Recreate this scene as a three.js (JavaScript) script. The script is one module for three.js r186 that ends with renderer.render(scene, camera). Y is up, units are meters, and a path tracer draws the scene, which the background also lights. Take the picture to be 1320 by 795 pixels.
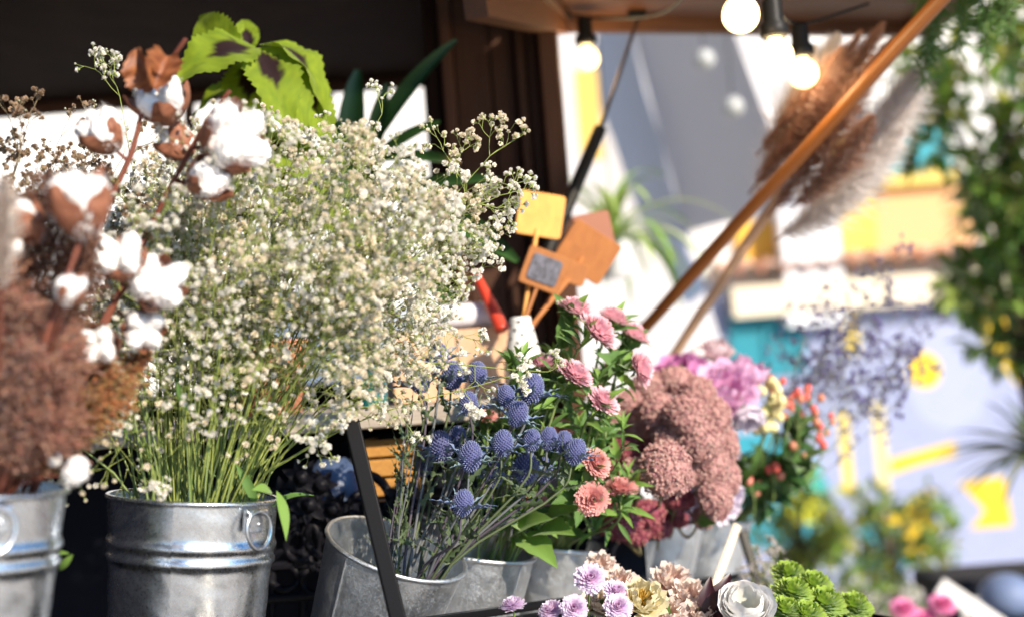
import * as THREE from 'three';
import { Sky } from 'three/addons/objects/Sky.js';
import { RoundedBoxGeometry } from 'three/addons/geometries/RoundedBoxGeometry.js';
import { mergeGeometries, mergeVertices } from 'three/addons/utils/BufferGeometryUtils.js';
import { createNoise3D } from 'simplex-noise';

// ---------------------------------------------------------------- camera, sky, sun, exposure
const scene = new THREE.Scene();
const FPX = 1760;                                             // focal length in photograph pixels (1320 x 795)
const camera = new THREE.PerspectiveCamera(2 * Math.atan(397.5 / FPX) * 180 / Math.PI, 1320 / 795, 0.05, 200);
camera.position.set(0, 1.45, 0);
const PITCH = 3.3 * Math.PI / 180, ROLL = 4.3 * Math.PI / 180;
camera.rotation.set(PITCH, 0, -ROLL, 'YXZ');
camera.focus = 1.9;
camera.userData.fStop = 1.75;
camera.updateMatrixWorld(true);

const SUN = new THREE.Vector3(0.6, 0.56, 0.6).normalize();
const sky = new Sky();
sky.name = 'sky';
sky.scale.setScalar(150);
const su = sky.material.uniforms;
su.turbidity.value = 6; su.rayleigh.value = 0.8; su.mieCoefficient.value = 0.004; su.mieDirectionalG.value = 0.8;
su.sunPosition.value.copy(SUN);
if (su.cloudCoverage) { su.cloudCoverage.value = 0.35; su.cloudDensity.value = 0.4; }
sky.userData.kind = 'structure';
scene.add(sky);
scene.environmentIntensity = 0.14;
const sun = new THREE.DirectionalLight(new THREE.Color(1, 0.85, 0.65), 5);
sun.position.copy(SUN).multiplyScalar(20); sun.target.position.set(0, 1, -3);
sun.name = 'sun'; sun.castShadow = true; sun.shadow.radius = 1.2;
sun.shadow.mapSize.set(4096, 4096);
Object.assign(sun.shadow.camera, { left: -10, right: 10, top: 10, bottom: -10, near: 1, far: 50 });
scene.add(sun, sun.target);

const renderer = new THREE.WebGLRenderer({ antialias: true });
renderer.toneMapping = THREE.LinearToneMapping;
renderer.toneMappingExposure = 1.6;
renderer.shadowMap.enabled = true;

// ---------------------------------------------------------------- helpers
const V = (x, y, z) => new THREE.Vector3(x, y, z);
// a point of the place, given where it is seen in the photograph and how far in front of the lens it stands
const P = (px, py, d) => V((px - 660) / FPX * d, (397.5 - py) / FPX * d, -d).applyMatrix4(camera.matrixWorld);
const camDir = (x, y, z) => V(x, y, z).normalize().applyQuaternion(camera.quaternion);
function rng(seed) { let s = seed | 0; return () => { s = (s + 0x6d2b79f5) | 0; let t = Math.imul(s ^ (s >>> 15), 1 | s); t = (t + Math.imul(t ^ (t >>> 7), 61 | t)) ^ t; return ((t ^ (t >>> 14)) >>> 0) / 4294967296; }; }
const noise = createNoise3D(rng(7));
const fbm = (x, y, z, o = 4) => { let a = 0, w = 0.5; for (let i = 0; i < o; i++) { a += w * noise(x, y, z); x *= 2.03; y *= 2.03; z *= 2.03; w *= 0.5; } return a; };
const lerp = (a, b, t) => a + (b - a) * t, clamp = (x, a = 0, b = 1) => Math.min(b, Math.max(a, x));
const smooth = (a, b, x) => { const t = clamp((x - a) / (b - a)); return t * t * (3 - 2 * t); };
const rvec = (r) => { const z = r() * 2 - 1, a = r() * 6.2832, s = Math.sqrt(1 - z * z); return V(s * Math.cos(a), z, s * Math.sin(a)); };
const C = (r, g, b) => new THREE.Color().setRGB(r, g, b);
const mat = (color, roughness = 0.7, extra = {}) => new THREE.MeshPhysicalMaterial({ color, roughness, side: THREE.DoubleSide, ...extra });
const leafMat = (color, o = {}) => mat(color, 0.78, { transmission: 0.35, thickness: 0, ...o });

class B {                                                     // collects faces, then builds one geometry
  constructor() { this.p = []; this.u = []; this.c = []; this.i = []; this.colored = false; }
  v(p, u = 0, v = 0, c) { this.p.push(p.x, p.y, p.z); this.u.push(u, v); if (c) { this.c.push(c.r, c.g, c.b); this.colored = true; } else this.c.push(1, 1, 1); return this.p.length / 3 - 1; }
  t(a, b, c) { this.i.push(a, b, c); }
  q(a, b, c, d) { this.i.push(a, b, c, a, c, d); }
  tube(pts, rad, sides = 5, c, cap = false) {
    const n = pts.length, T = V(0, 0, 0), N = V(0, 0, 0), Bn = V(0, 0, 0); let prev = null, len = 0;
    for (let k = 0; k < n; k++) {
      T.subVectors(pts[Math.min(n - 1, k + 1)], pts[Math.max(0, k - 1)]).normalize();
      if (!prev) { N.set(Math.abs(T.y) < 0.9 ? 0 : 1, Math.abs(T.y) < 0.9 ? 1 : 0, 0); } 
      N.addScaledVector(T, -N.dot(T)).normalize(); Bn.crossVectors(T, N);
      if (k) len += pts[k].distanceTo(pts[k - 1]);
      const r = typeof rad === 'function' ? rad(k / (n - 1)) : rad;
      const row = [];
      for (let s = 0; s < sides; s++) { const a = s / sides * Math.PI * 2; row.push(this.v(pts[k].clone().addScaledVector(N, Math.cos(a) * r).addScaledVector(Bn, Math.sin(a) * r), s / sides, len, c)); }
      if (prev) for (let s = 0; s < sides; s++) this.q(prev[s], prev[(s + 1) % sides], row[(s + 1) % sides], row[s]);
      if (cap && (k === 0 || k === n - 1)) { const m = this.v(pts[k], 0, 0, c); for (let s = 0; s < sides; s++) k ? this.t(row[s], row[(s + 1) % sides], m) : this.t(row[(s + 1) % sides], row[s], m); }
      prev = row;
    }
    return this;
  }
  add(geo, m, c) {                                            // a copy of a small geometry
    const a = geo.attributes.position, uv = geo.attributes.uv, cc = geo.attributes.color, o = this.p.length / 3, v = V(0, 0, 0), col = new THREE.Color();
    for (let k = 0; k < a.count; k++) {
      v.fromBufferAttribute(a, k).applyMatrix4(m);
      if (cc) { col.fromBufferAttribute(cc, k); if (c) col.multiply(c); }
      this.v(v, uv ? uv.getX(k) : 0, uv ? uv.getY(k) : 0, cc ? col : c);
    }
    if (geo.index) for (let k = 0; k < geo.index.count; k++) this.i.push(o + geo.index.getX(k)); else for (let k = 0; k < a.count; k++) this.i.push(o + k);
    return this;
  }
  fibre(a, b, w, sagv, c) {                                   // a thin hair of two facets
    const d = b.clone().sub(a), s = V(d.y, d.z, -d.x).cross(d).normalize().multiplyScalar(w / 2), m = a.clone().lerp(b, 0.5).add(sagv);
    const i0 = this.v(a.clone().add(s), 0, 0, c), i1 = this.v(a.clone().sub(s), 1, 0, c), i2 = this.v(m.clone().add(s), 0, 0.5, c), i3 = this.v(m.clone().sub(s), 1, 0.5, c), i4 = this.v(b, 0.5, 1, c);
    this.q(i0, i1, i3, i2); this.t(i2, i3, i4); return this;
  }
  geo() {
    const g = new THREE.BufferGeometry();
    g.setAttribute('position', new THREE.Float32BufferAttribute(this.p, 3)); g.setAttribute('uv', new THREE.Float32BufferAttribute(this.u, 2));
    if (this.colored) g.setAttribute('color', new THREE.Float32BufferAttribute(this.c, 3));
    g.setIndex(this.i); g.computeVertexNormals(); return g;
  }
}
const names = new Map();
const numbered = (n) => { const k = names.get(n) ?? 0; names.set(n, k + 1); return k ? n + '_' + String(k).padStart(3, '0') : n; };
function tag(o, label, category, group) { o.userData.label = label; o.userData.category = category; if (group) o.userData.group = group; return o; }
function thing(name, label, category, pos = V(0, 0, 0), group) { const g = new THREE.Group(); g.name = numbered(name); g.position.copy(pos); scene.add(g); return tag(g, label, category, group); }
const origin = (o) => { const p = V(0, 0, 0); for (let q = o; q && q !== scene; q = q.parent) p.add(q.position); return p; };
function put(m, name, parent) { m.name = parent === scene ? numbered(name) : name; m.castShadow = m.receiveShadow = true; parent.add(m); return m; }
function local(name, geo, material, parent) { return put(new THREE.Mesh(geo, material), name, parent); }
// geometry given in the place's own coordinates, hung under a parent that is only shifted (not turned)
function part(name, geo, material, parent) { const o = parent === scene ? V(0, 0, 0) : origin(parent); geo.translate(-o.x, -o.y, -o.z); return local(name, geo, material, parent); }
function stuff(m) { m.userData.kind = 'stuff'; return m; }
function struct(name, geo, material) { const m = local(name, geo, material, scene); m.userData.kind = 'structure'; return m; }
function basis(y, zHint) { y = y.clone().normalize(); let x = V(0, 0, 0).crossVectors(y, zHint); if (x.lengthSq() < 1e-8) x.crossVectors(y, V(0.3, 0.5, 0.81)); x.normalize(); const z = V(0, 0, 0).crossVectors(x, y); return new THREE.Matrix4().makeBasis(x, y, z); }
const frame = (pos, y, zHint, sx = 1, sy = sx, sz = sx) => basis(y, zHint).multiply(new THREE.Matrix4().makeScale(sx, sy, sz)).setPosition(pos);
// a shared geometry placed by a matrix given in the place's coordinates
function placed(name, geo, material, parent, m) { const me = local(name, geo, material, parent), o = origin(parent), k = m.clone(); k.elements[12] -= o.x; k.elements[13] -= o.y; k.elements[14] -= o.z; k.decompose(me.position, me.quaternion, me.scale); return me; }
const bez = (a, b, c, n = 8) => Array.from({ length: n + 1 }, (_, k) => { const t = k / n; return V(0, 0, 0).addScaledVector(a, (1 - t) * (1 - t)).addScaledVector(b, 2 * t * (1 - t)).addScaledVector(c, t * t); });
const crv = (pts, n = 20) => new THREE.CatmullRomCurve3(pts).getPoints(n);
// a leaf along +y, face towards +z: outline w(t), lengthwise arch, fold along the midrib, wavy edge
function leafGeo({ w = (t) => Math.sin(Math.PI * Math.pow(t, 0.8)), width = 0.3, arch = 0.1, fold = 0.1, wave = 0, teeth = 0, nL = 8, nW = 2, color, droop = 0, seed = 1 } = {}) {
  const b = new B();
  for (let i = 0; i <= nL; i++) for (let j = -nW; j <= nW; j++) {
    const t = i / nL, s = j / nW; let h = w(t) * width / 2;
    if (teeth && Math.abs(j) === nW) h *= 1 + teeth * (i % 2 ? 1 : -1);
    const z = arch * 4 * t * (1 - t) - droop * t * t + fold * Math.abs(s) * h * 2 + wave * Math.sin(t * 17 + seed + s * 2) * Math.abs(s);
    b.v(V(s * h, t, z), s * 0.5 + 0.5, t, color ? color(t, s) : null);
  }
  const W = 2 * nW + 1;
  for (let i = 0; i < nL; i++) for (let j = 0; j < 2 * nW; j++) b.q(i * W + j, i * W + j + 1, (i + 1) * W + j + 1, (i + 1) * W + j);
  return b.geo();
}
// computed textures
function tex(w, h, f, srgb = true, repeat) {
  const d = new Uint8Array(w * h * 4);
  for (let y = 0; y < h; y++) for (let x = 0; x < w; x++) { const c = f(x / w, y / h); const k = (y * w + x) * 4; d[k] = clamp(c[0]) * 255; d[k + 1] = clamp(c[1]) * 255; d[k + 2] = clamp(c[2]) * 255; d[k + 3] = 255; }
  const t = new THREE.DataTexture(d, w, h); t.magFilter = THREE.LinearFilter; t.minFilter = THREE.LinearMipmapLinearFilter; t.generateMipmaps = true; t.wrapS = t.wrapT = THREE.RepeatWrapping; if (srgb) t.colorSpace = THREE.SRGBColorSpace; if (repeat) t.repeat.set(...repeat); t.needsUpdate = true; return t;
}
// noise that closes on itself
const ring = (u, v, f, z = 0) => { const a = u * 6.2832, b = v * 6.2832; return fbm(Math.cos(a) * f + z, Math.sin(a) * f + Math.cos(b) * f, Math.sin(b) * f - z); };

// ---------------------------------------------------------------- materials
const spangle = tex(512, 512, (u, v) => { const n = ring(u, v, 1.2), m = ring(u, v, 6, 3), k = ring(u, v, 18, 9); const g = 0.86 + 0.045 * n + 0.05 * m + 0.06 * k; return [g * 0.98, g, g * 1.02]; });
const spangleR = tex(512, 512, (u, v) => { const n = ring(u, v, 1.5, 5), m = ring(u, v, 9, 1), k = ring(u, v, 20, 4); const g = 0.28 + 0.04 * n + 0.07 * m + 0.08 * k; return [g, g, g]; }, false);
const M = {};
M.steel = new THREE.MeshPhysicalMaterial({ color: 0xffffff, map: spangle, roughnessMap: spangleR, bumpMap: spangleR, bumpScale: 0.00015, roughness: 1, metalness: 1, side: THREE.DoubleSide });
M.dullsteel = new THREE.MeshPhysicalMaterial({ color: C(1, 1, 1), map: spangle, roughnessMap: spangleR, bumpMap: spangleR, bumpScale: 0.00015, roughness: 1.7, metalness: 1, side: THREE.DoubleSide });
M.wire = new THREE.MeshPhysicalMaterial({ color: C(0.62, 0.63, 0.65), roughness: 0.28, metalness: 1 });
const grain = (base, dark, f = 1) => tex(256, 512, (u, v) => { const n = ring(u, v * 0.5, 2.5 * f, 2) , s = Math.sin((u * 9 * f + fbm(u * 3, v * 1.2, 4) * 1.4) * 6.28) * 0.5 + 0.5, k = clamp(0.45 + 0.4 * n + 0.25 * (s - 0.5)); return base.map((c, i) => lerp(c, dark[i], k)); });
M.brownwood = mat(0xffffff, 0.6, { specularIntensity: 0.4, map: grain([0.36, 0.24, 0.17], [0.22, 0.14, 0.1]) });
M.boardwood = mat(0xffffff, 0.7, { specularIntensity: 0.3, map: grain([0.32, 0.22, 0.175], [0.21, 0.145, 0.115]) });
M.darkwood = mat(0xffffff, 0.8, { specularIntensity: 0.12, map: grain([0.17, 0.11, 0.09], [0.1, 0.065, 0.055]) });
M.hatchwood = mat(0xffffff, 0.5, { map: grain([0.4, 0.25, 0.14], [0.25, 0.14, 0.075]) });
M.polewood = mat(0xffffff, 0.4, { map: grain([0.66, 0.42, 0.2], [0.44, 0.25, 0.1], 0.6) });
M.tanwood = mat(0xffffff, 0.6, { map: grain([0.84, 0.7, 0.58], [0.76, 0.61, 0.48], 0.5) });
M.tagyellow = mat(0xffffff, 0.55, { map: grain([0.9, 0.66, 0.33], [0.8, 0.54, 0.24], 0.5) });
M.tagbrown = mat(0xffffff, 0.55, { map: grain([0.66, 0.42, 0.2], [0.54, 0.32, 0.14], 0.5) });
M.counter = mat(0xffffff, 0.6, { map: grain([0.72, 0.68, 0.63], [0.56, 0.52, 0.48], 0.6) });
M.black = mat(C(0.008, 0.008, 0.009), 0.3, { specularIntensity: 0.12 });
M.iron = mat(C(0.008, 0.008, 0.012), 0.5, { specularIntensity: 0.3 });
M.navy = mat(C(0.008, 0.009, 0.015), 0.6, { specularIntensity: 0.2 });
M.rubber = mat(C(0.01, 0.01, 0.01), 0.5, { specularIntensity: 0.4 });
M.white = mat(C(0.8, 0.79, 0.77), 0.6);
M.stem = mat(C(0.13, 0.2, 0.045), 0.6);
M.palestem = mat(C(0.2, 0.27, 0.09), 0.6);
M.thinstem = mat(C(0.24, 0.29, 0.07), 0.6);
M.green = leafMat(C(0.085, 0.19, 0.028));
M.lightgreen = leafMat(C(0.17, 0.31, 0.04));
M.darkgreen = mat(C(0.032, 0.085, 0.02), 0.4, { transmission: 0.12, thickness: 0 });
M.vc = mat(0xffffff, 0.75, { vertexColors: true });
M.petalvc = mat(0xffffff, 0.97, { vertexColors: true, transmission: 0.4, thickness: 0 });
M.leafvc = mat(0xffffff, 0.75, { specularIntensity: 0.35, vertexColors: true, transmission: 0.38, thickness: 0 });

// ---------------------------------------------------------------- setting: ground and buildings
{
  const t = tex(512, 512, (u, v) => { const n = ring(u, v, 2), m = ring(u, v, 9, 3), k = ring(u, v, 22, 8), g = 0.76 + 0.07 * n + 0.06 * m + 0.07 * k; return [g, g * 0.97, g * 0.93]; }, true, [40, 40]);
  const g = new THREE.PlaneGeometry(160, 160); g.rotateX(-Math.PI / 2);
  struct('ground', g, mat(0xffffff, 0.85, { map: t }));
}
const box = (x0, x1, y0, y1, z0, z1) => { const g = new THREE.BoxGeometry(Math.abs(x1 - x0), Math.abs(y1 - y0), Math.abs(z1 - z0)); g.translate((x0 + x1) / 2, (y0 + y1) / 2, (z0 + z1) / 2); return g; };
const rbox = (x0, x1, y0, y1, z0, z1, r = 0.004) => { const g = new RoundedBoxGeometry(Math.abs(x1 - x0), Math.abs(y1 - y0), Math.abs(z1 - z0), 2, r); g.translate((x0 + x1) / 2, (y0 + y1) / 2, (z0 + z1) / 2); return g; };
const X = (px, d) => P(px, 300, d).x;

// the kiosk: front towards the camera, an open service side, window in its rear wall
const kiosk = thing('flower_kiosk', 'dark brown timber flower kiosk with open front and rear window', 'kiosk', V(-0.6, 0, -3));
const KR = P(728, 200, 2.85).x, ZF = -2.85, ZB = -3.7, TOP = 2.32;
{
  const wl = P(-60, 140, 3.7).x, wr = P(549, 180, 3.7).x, wt = P(300, 112, 3.7).y, wb = 1.5;
  // rear wall round its window
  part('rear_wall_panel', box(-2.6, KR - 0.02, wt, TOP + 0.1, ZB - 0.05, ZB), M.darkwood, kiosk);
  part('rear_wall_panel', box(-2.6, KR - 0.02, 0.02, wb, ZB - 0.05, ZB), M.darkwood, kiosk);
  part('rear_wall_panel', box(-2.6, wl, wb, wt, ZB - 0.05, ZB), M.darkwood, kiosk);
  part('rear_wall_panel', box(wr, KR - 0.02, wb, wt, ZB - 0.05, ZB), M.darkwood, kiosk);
  part('window_frame', box(wl, wr, wt - 0.03, wt, ZB, ZB + 0.02), M.brownwood, kiosk);
  part('window_mullion', box(P(424, 200, 3.68).x - 0.012, P(424, 200, 3.68).x + 0.012, wb, wt, ZB - 0.03, ZB + 0.01), M.brownwood, kiosk);
  part('window_mullion', box(P(240, 200, 3.68).x - 0.012, P(240, 200, 3.68).x + 0.012, wb, wt, ZB - 0.03, ZB + 0.01), M.brownwood, kiosk);
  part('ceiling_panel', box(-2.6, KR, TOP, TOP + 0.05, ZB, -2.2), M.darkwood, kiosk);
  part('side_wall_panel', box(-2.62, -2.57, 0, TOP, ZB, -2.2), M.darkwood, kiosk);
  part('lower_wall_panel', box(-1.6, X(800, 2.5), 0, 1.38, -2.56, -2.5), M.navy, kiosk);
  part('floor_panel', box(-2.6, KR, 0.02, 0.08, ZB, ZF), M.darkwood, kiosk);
  // right-hand end: post, panel and boards
  const vb = (x0, x1, z, name, m, th = 0.04) => part(name, rbox(P(x0, 200, -z).x, P(x1, 200, -z).x, 1.3, TOP + 0.02, z - th, z, 0.006), m, kiosk);
  vb(556, 574, -2.92, 'post', M.darkwood, 0.05);
  vb(576, 592, -2.9, 'post', M.brownwood, 0.06);
  vb(593, 640, -2.96, 'board', M.boardwood);
  vb(641, 672, -2.965, 'board', M.boardwood);
  vb(674, 687, -2.93, 'board', M.brownwood);
  vb(688.5, 703, -2.935, 'board', M.brownwood);
  vb(705, 731, -2.86, 'corner_post', M.brownwood, 0.09);
  part('side_wall_panel', box(KR - 0.02, KR + 0.012, 0, 1.3, ZB, ZF), M.navy, kiosk);
  part('side_wall_panel', box(KR - 0.02, KR + 0.012, 1.3, TOP, ZB, ZF - 0.12), M.brownwood, kiosk);
  // unseen dark panel, added at the left for the buckets to mirror
  part('added_dark_panel', box(-1.32, -1.28, 0.05, TOP, -2.5, -0.9), M.navy, kiosk);
  // counter
  const c = part('counter', rbox(-1.26, P(640, 520, 2.25).x, P(540, 548, 2.25).y, P(540, 522, 2.25).y, -3.4, -2.25, 0.005), M.counter, kiosk);
  c.userData.label = 'pale weathered counter board';
  // roof beam and raised hatch
  const beam = new THREE.BoxGeometry(1, 1, 1);
  const a = P(612, 2, 2.5), b2 = P(722, 27, 3.0), L = a.distanceTo(b2), m = frame(a.clone().lerp(b2, 0.5), b2.clone().sub(a), V(0, 1, 0), 0.045, L, 0.06);
  placed('roof_beam', beam, M.hatchwood, kiosk, m);
}
const counterY = P(540, 522, 2.25).y;
{
  // hatch: a boarded flap propped up over the display
  const A = P(716, 24, 3.05), Bq = P(1215, 30, 3.05), Cq = P(1500, -150, 2.25), D = P(560, -150, 2.25);
  const hatch = thing('raised_hatch', 'brown boarded hatch propped open above the flower display', 'hatch', A);
  const n = V(0, 0, 0).crossVectors(Bq.clone().sub(A), D.clone().sub(A)).normalize(); if (n.y < 0) n.negate();
  const slab = (p0, p1, p2, p3, th, name, m) => {
    const b = new B(), lo = [p0, p1, p2, p3], hi = lo.map((p) => p.clone().addScaledVector(n, th));
    const face = (...q) => b.q(...q.map((p, k) => b.v(p, [0, 1, 1, 0][k] * 0.3, [0, 0, 1, 1][k])));
    face(lo[0], lo[1], lo[2], lo[3]); face(hi[3], hi[2], hi[1], hi[0]);
    for (let k = 0; k < 4; k++) face(lo[k], hi[k], hi[(k + 1) % 4], lo[(k + 1) % 4]);
    return part(name, b.geo(), m, hatch);
  };
  const N = 5;
  for (let k = 0; k < N; k++) { const t0 = k / N + 0.003, t1 = (k + 1) / N - 0.003; slab(A.clone().lerp(D, t0), Bq.clone().lerp(Cq, t0), Bq.clone().lerp(Cq, t1), A.clone().lerp(D, t1), 0.018, 'board', M.hatchwood); }
  const bat = (s, wd, dy) => { const e = (t) => [A.clone().lerp(Bq, t), D.clone().lerp(Cq, t)]; const [a0, d0] = e(s), [a1, d1] = e(s + wd); const sh = n.clone().multiplyScalar(-0.024); [a0, d0, a1, d1].forEach((p) => p.add(sh)); slab(a0, a1, d1, d0, 0.022, 'batten', M.brownwood); };
  bat(0.004, 0.05); bat(0.48, 0.05); bat(0.9, 0.05);
  const e0 = A.clone().addScaledVector(n, -0.026), e1 = Bq.clone().addScaledVector(n, -0.026), back = D.clone().sub(A).normalize().multiplyScalar(-0.025);
  slab(e0.clone().add(back), e1.clone().add(back), e1, e0, 0.046, 'edge_trim', M.hatchwood);
}
{ // gas strut
  const a = P(822, 26, 2.98), m = P(774, 166, 2.88), b = P(706, 326, 2.76);
  const st = thing('gas_strut', 'black gas strut holding the raised hatch open', 'strut', b);
  part('rod', new B().tube([a, m], 0.0045, 8, null, true).geo(), mat(C(0.16, 0.13, 0.12), 0.3, { metalness: 0.9 }), st);
  part('cylinder', new B().tube([m, b], 0.0135, 12, null, true).geo(), M.rubber, st);
  part('end_fitting', new B().tube([a.clone().add(V(-0.02, 0.012, 0)), a.clone().add(V(0.02, 0.012, 0))], 0.011, 8, null, true).geo(), M.rubber, st);
}
// prop poles
function rodThing(name, label, cat, a, b, r, m, sides = 10) { const o = thing(name, label, cat, b); const g = new B(); const pts = Array.from({ length: 9 }, (_, k) => a.clone().lerp(b, k / 8).add(V(0, Math.sin(k * 1.9 + r * 900) * 0.0025, 0))); g.tube(pts, (t) => r * (1 + 0.06 * Math.sin(t * 23)), sides, null, true); part('shaft', g.geo(), m, o); return o; }
rodThing('prop_pole', 'stout wooden pole slanting down from the hatch corner through dried plumes', 'pole', P(1240, -30, 2.35), P(742, 520, 3.15), 0.0138, M.polewood);
rodThing('bamboo_stick', 'thin pale wooden stick beside the slanting pole', 'pole', P(1010, 244, 2.85), P(846, 492, 3.1), 0.0112, M.tanwood);

// bulbs under the hatch
const bulbGlass = new THREE.MeshPhysicalMaterial({ color: C(1, 0.9, 0.7), emissive: C(1, 0.66, 0.26), emissiveIntensity: 2.4, roughness: 0.3 });
{
  const prof = []; for (let k = 0; k <= 14; k++) { const t = k / 14, a = t * Math.PI * 0.86; prof.push(new THREE.Vector2(0.03 * Math.sin(a) * (1 - 0.12 * t * t) + 0.0002, -0.03 * Math.cos(a))); } prof.push(new THREE.Vector2(0.012, 0.034));
  const bg = new THREE.LatheGeometry(prof, 24);
  const sg = new THREE.LatheGeometry([[0.0001, 0.031], [0.02, 0.031], [0.024, 0.036], [0.024, 0.05], [0.017, 0.058], [0.017, 0.09], [0.011, 0.096], [0.0001, 0.096]].map((q) => new THREE.Vector2(...q)), 20);
  const spots = [[757, 75, 2.95, 0.95, 'lit warm bulb in black socket beside the gas strut'], [955, 18, 2.18, 1.05, 'lit warm bulb at the hatch underside, highest of three'], [1001, 72, 2.36, 1.05, 'lit warm bulb hanging between two others near the pole'], [1036, 94, 2.56, 0.98, 'lit warm bulb closest to the brown dried plumes, lowest of three']];
  const tops = [];
  for (const [x, y, d, s, label] of spots) {
    const p = P(x, y, d), o = thing('string_light', label, 'light bulb', p, 'bulbs under the hatch');
    const b = local('bulb', bg, bulbGlass, o); b.scale.setScalar(s); local('socket', sg, M.rubber, o).scale.setScalar(s);
    const l = new THREE.PointLight(new THREE.Color(1, 0.74, 0.42), 0.1); l.castShadow = true; l.shadow.radius = 1.4; l.name = 'bulb_light'; l.position.set(0, 0, 0); o.add(l);
    tops.push(p.clone().add(V(0, 0.096 * s, 0)));
  }
  const cab = thing('light_cable', 'black cable joining the lit bulbs under the hatch', 'cable', tops[0]);
  const lead = crv([P(640, -10, 2.7), P(700, 12, 2.9), tops[0], P(850, 18, 2.75), tops[1].clone().add(V(0, 0.01, 0)), tops[2], tops[3], P(1120, 5, 2.7)], 60);
  part('wire', new B().tube(lead, 0.0035, 6).geo(), M.rubber, cab);
}

// ---------------------------------------------------------------- the street behind
// white gabled tent
{
  const tent = thing('white_canopy_tent', 'white fabric tent behind the gas strut and the slanting pole', 'tent', P(880, 700, 7).setY(0));
  const fab = mat(C(0.6, 0.59, 0.61), 0.9);
  const quad = (name, m, ...q) => { const b = new B(), n = 6; for (let i = 0; i <= n; i++) for (let j = 0; j <= n; j++) { const u = i / n, v = j / n; const p = q[0].clone().multiplyScalar((1 - u) * (1 - v)).addScaledVector(q[1], u * (1 - v)).addScaledVector(q[2], u * v).addScaledVector(q[3], (1 - u) * v); p.z += 0.03 * fbm(u * 3, v * 3, 2); b.v(p, u, v); } for (let i = 0; i < n; i++) for (let j = 0; j < n; j++) b.q(i * (n + 1) + j, (i + 1) * (n + 1) + j, (i + 1) * (n + 1) + j + 1, i * (n + 1) + j + 1); return part(name, b.geo(), m, tent); };
  const T = [785, -70], U = [905, -70], Wn = [885, 300], Xn = [1030, 262];                // the fold lines of the cloth as seen
  quad('front_cloth', fab, P(560, -80, 7.7), P(...T, 7.7), P(...Wn, 7.7), P(600, 310, 7.7));
  quad('front_cloth', fab, P(600, 311, 7.7), P(885, 301, 7.7), P(942, 480, 7.6), P(620, 480, 7.6));
  quad('side_cloth', fab, P(...T, 7.7), P(...U, 7.0), P(...Xn, 7.0), P(...Wn, 7.7));       // turned away from the sun
  quad('front_cloth', fab, P(...U, 7.0), P(950, -70, 7.0), P(1064, 235, 7.0), P(...Xn, 7.0));
  quad('front_cloth', fab, P(620, 481, 7.6), P(942, 481, 7.6), P(955, 900, 7.4), P(640, 900, 7.4));
  part('yellow_banner', box(P(742, 100, 6.6).x, P(772, 100, 6.6).x, P(750, 205, 6.6).y, P(750, 85, 6.6).y, -6.62, -6.6), mat(C(0.75, 0.47, 0.11), 0.7), tent);
}
for (const [x, y] of [[908, 77], [945, 138]]) { const p = P(x, y, 5.6), o = thing('globe_light', 'small unlit white globe lamp hanging before the white tent', 'lamp', p, 'unlit globes'); local('globe', new THREE.SphereGeometry(0.045, 20, 14), mat(C(0.42, 0.43, 0.42), 0.25), o); part('wire', new B().tube([p.clone().add(V(0, 0.045, 0)), p.clone().add(V(0, 1.2, 0))], 0.003, 5).geo(), M.rubber, o); }

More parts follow.
